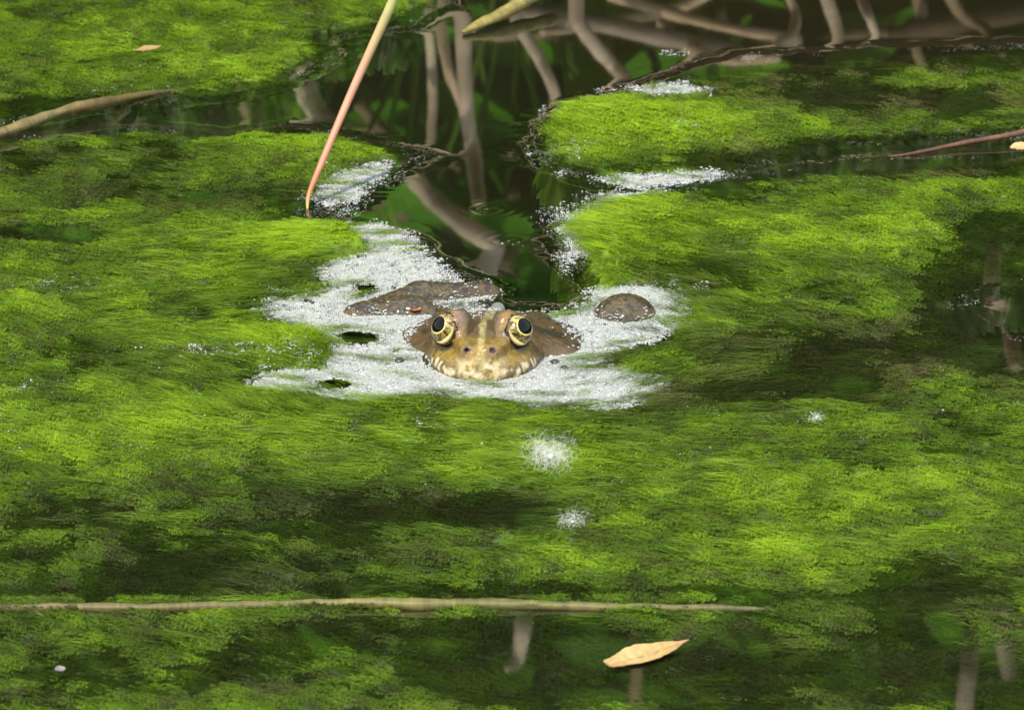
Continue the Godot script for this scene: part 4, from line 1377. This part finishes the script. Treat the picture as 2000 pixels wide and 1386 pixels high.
func build_floating() -> void:
	var vm := mat_of(Color(1, 1, 1), 0.5, 0.5, true)
	var wood := mat_of(Color(1, 1, 1), 0.55, 0.5, true)
	# the leaning grass blade
	var tip := G(600, 405, 0.001)
	var pts := []
	for p in [[600, 408, 0.0005], [603, 380, 0.004], [625, 325, 0.012], [680, 195, 0.03], [725, 95, 0.045], [768, 0, 0.06], [800, -75, 0.072], [850, -190, 0.09]]:
		pts.append(G(p[0], p[1], p[2]) - tip)
	var pp := smooth_path(pts, 6)
	var o := put("grass_blade", tube(pp, ramp_f([0.0003, 0.0007, 0.0010, 0.00125, 0.0014, 0.00155, 0.0016, 0.0017], pp.size()),
		ramp_c([Color(0.50, 0.36, 0.10), Color(0.52, 0.18, 0.08), Color(0.55, 0.21, 0.13), Color(0.52, 0.26, 0.16), Color(0.40, 0.36, 0.14), Color(0.30, 0.38, 0.09), Color(0.28, 0.38, 0.08)], pp.size(), 0.15), 8), vm)
	o.position = tip
	tag(o, "long thin grass blade leaning from above, pink tip touching the water", "grass blade")
	# sticks
	var sticks := [
		["stick", [-120, 1190, 0.0009, 100, 1187, 0.0011, 260, 1188, 0.0012, 400, 1185, 0.0013, 560, 1183, 0.0010, 700, 1179, 0.0013, 830, 1182, 0.0013, 960, 1181, 0.0012, 1200, 1187, 0.0009, 1420, 1189, 0.0005, 1515, 1193, -0.0001], [0.0011, 0.0014, 0.0013, 0.0016, 0.0015, 0.0017, 0.0016, 0.0014, 0.0012, 0.0004], [Color(0.075, 0.055, 0.018), Color(0.12, 0.09, 0.026), Color(0.10, 0.085, 0.02), Color(0.145, 0.12, 0.027), Color(0.10, 0.09, 0.018), Color(0.125, 0.105, 0.026), Color(0.055, 0.048, 0.012)], "long thin olive-brown stick floating across the near water"],
		["stick", [-60, 282, 0.002, 30, 250, 0.003, 130, 214, 0.004, 180, 204, 0.004, 250, 190, 0.002, 310, 180, 0.001, 380, 172, 0.0002], [0.0017, 0.0018, 0.0016, 0.0020, 0.0013, 0.0009, 0.0003], [Color(0.136, 0.093, 0.025), Color(0.186, 0.143, 0.050), Color(0.124, 0.087, 0.019), Color(0.105, 0.074, 0.012), Color(0.062, 0.056, 0.012)], "bent yellow-brown stick at the left edge behind the speckled mat"],
		["stick", [1080, -30, 0.006, 1010, 10, 0.004, 960, 38, 0.0025, 905, 62, 0.001], [0.0022, 0.0022, 0.0020, 0.0008], [Color(0.204, 0.162, 0.036), Color(0.252, 0.204, 0.054), Color(0.216, 0.168, 0.036)], "short mossy yellow stick at the top middle"],
		["twig", [2080, 236, 0.004, 1980, 262, 0.003, 1880, 280, 0.002, 1780, 300, 0.0012, 1730, 306, 0.0003], [0.0011, 0.0010, 0.0008, 0.0005, 0.0002], [Color(0.13, 0.065, 0.035), Color(0.11, 0.05, 0.025), Color(0.08, 0.045, 0.022)], "thin reddish twig at the right edge between two mats"]]
	for s in sticks:
		var p0 := G(s[1][0], s[1][1], s[1][2])
		var q := []
		for k in range(0, s[1].size(), 3):
			q.append(G(s[1][k], s[1][k + 1], s[1][k + 2]) - p0)
		var path := smooth_path(q, 30)
		var st := put(s[0], tube(path, ramp_f(s[2], path.size()), ramp_c(s[3], path.size(), 0.5, p0.x * 9.0), 10, 0.5, int(s[1][0])), wood)
		st.position = p0
		tag(st, s[4], s[0])
	# leaves
	var lm := mat_of(Color(1, 1, 1), 0.5, 0.5, true)
	lm.backlight = Color(0.3, 0.3, 0.2)
	for s in [
		[1267, 1278, 0.0012, 0.0272, 0.0098, [0.42, 0.55, 0.75, 0.95, 1.0, 0.9, 0.7, 0.45, 0.2, 0.03], 0.0022, [Color(0.36, 0.23, 0.08), Color(0.46, 0.31, 0.12), Color(0.40, 0.26, 0.09), Color(0.36, 0.19, 0.09)], 38.0, "yellow-tan willow leaf floating under the long stick", "leaf"],
		[1995, 287, 0.0025, 0.0070, 0.006, [0.1, 0.8, 1.0, 0.8, 0.3], 0.001, [Color(0.62, 0.35, 0.16), Color(0.58, 0.30, 0.12)], 8.0, "small orange leaf scrap at the right edge under the reddish twig", "leaf"],
		[287, 96, 0.0045, 0.0100, 0.0045, [0.1, 0.6, 1.0, 0.7, 0.15], 0.0010, [Color(0.28, 0.18, 0.06), Color(0.33, 0.22, 0.08)], 26.0, "thin brown leaf scrap lying on the far left mat", "leaf"],
		[810, 604, 0.0022, 0.0036, 0.0024, [0.4, 0.9, 1.0, 0.8, 0.3], 0.0006, [Color(0.60, 0.12, 0.03), Color(0.62, 0.16, 0.05)], -8.0, "tiny orange-red flake on foam beside the frog's left thigh", "flake"],
		[117, 1309, 0.003, 0.0028, 0.0032, [0.4, 0.9, 1.0, 0.8, 0.3], 0.0012, [Color(0.15, 0.13, 0.14), Color(0.20, 0.18, 0.18)], 12.0, "small greyish petal on murky algae in the lower left corner", "petal"]]:
		var lf := put(s[10], leaf_sheet(s[3], s[4], s[5], s[6], 0.00025, s[7], s[8]), lm)
		lf.position = G(s[0], s[1], s[2] + maxf(0.0, look(algae_h, G(s[0], s[1]).x, G(s[0], s[1]).z) * 0.001) * (1.0 if s[2] > 0.0023 else 0.4))
		lf.rotation = Vector3(deg_to_rad(8), deg_to_rad(s[8]), deg_to_rad(3))
		tag(lf, s[9], s[10])
	# dark specks in the foam
	for s in [[780, 705, 1.2, "dark bead lying in foam left of the frog's jaw"], [1084, 707, 1.1, "dark speck in foam right of the frog's jaw"], [1102, 718, 0.9, "second, smaller dark speck in foam right of the frog's jaw"]]:
		var d := put("speck", ball_mesh(12, 6, -0.5), mat_of(Color(0.035, 0.03, 0.03), 0.25, 0.6))
		d.position = G(s[0], s[1], 0.0009)
		d.scale = Vector3(1.25, 0.8, 1.3) * s[2] * 0.001
		tag(d, s[3], "speck")
	# seed tufts
	var fm := mat_of(Color(1, 1, 1), 0.6, 0.3, true)
	fm.backlight = Color(0.8, 0.8, 0.8)
	for s in [[1075, 915, 420, Vector3(0.0085, 0.0045, 0.018), "largest white fluffy seed tuft on the algae before the frog"], [1118, 1028, 170, Vector3(0.0045, 0.003, 0.010), "smaller white fluffy seed tuft nearer the long stick"], [1595, 836, 80, Vector3(0.0032, 0.0016, 0.006), "tiny pale seed tuft on the dark mat at right"]]:
		var at := G(s[0], s[1])
		at.y = maxf(0.0, look(algae_h, at.x, at.z) * 0.001) + 0.001
		var root := base("seed_tuft", at)
		tag(root, s[4], "seed", "white seed tufts on the algae")
		put("down", fluff(s[2], s[3], 5 + s[2]), fm, root)
		var core := put("core", ball_mesh(12, 6, -0.8), mat_of(Color(0.85, 0.85, 0.80), 0.7, 0.3), root)
		core.scale = s[3] * 0.09
		core.position = Vector3(0, 0.0004, 0)
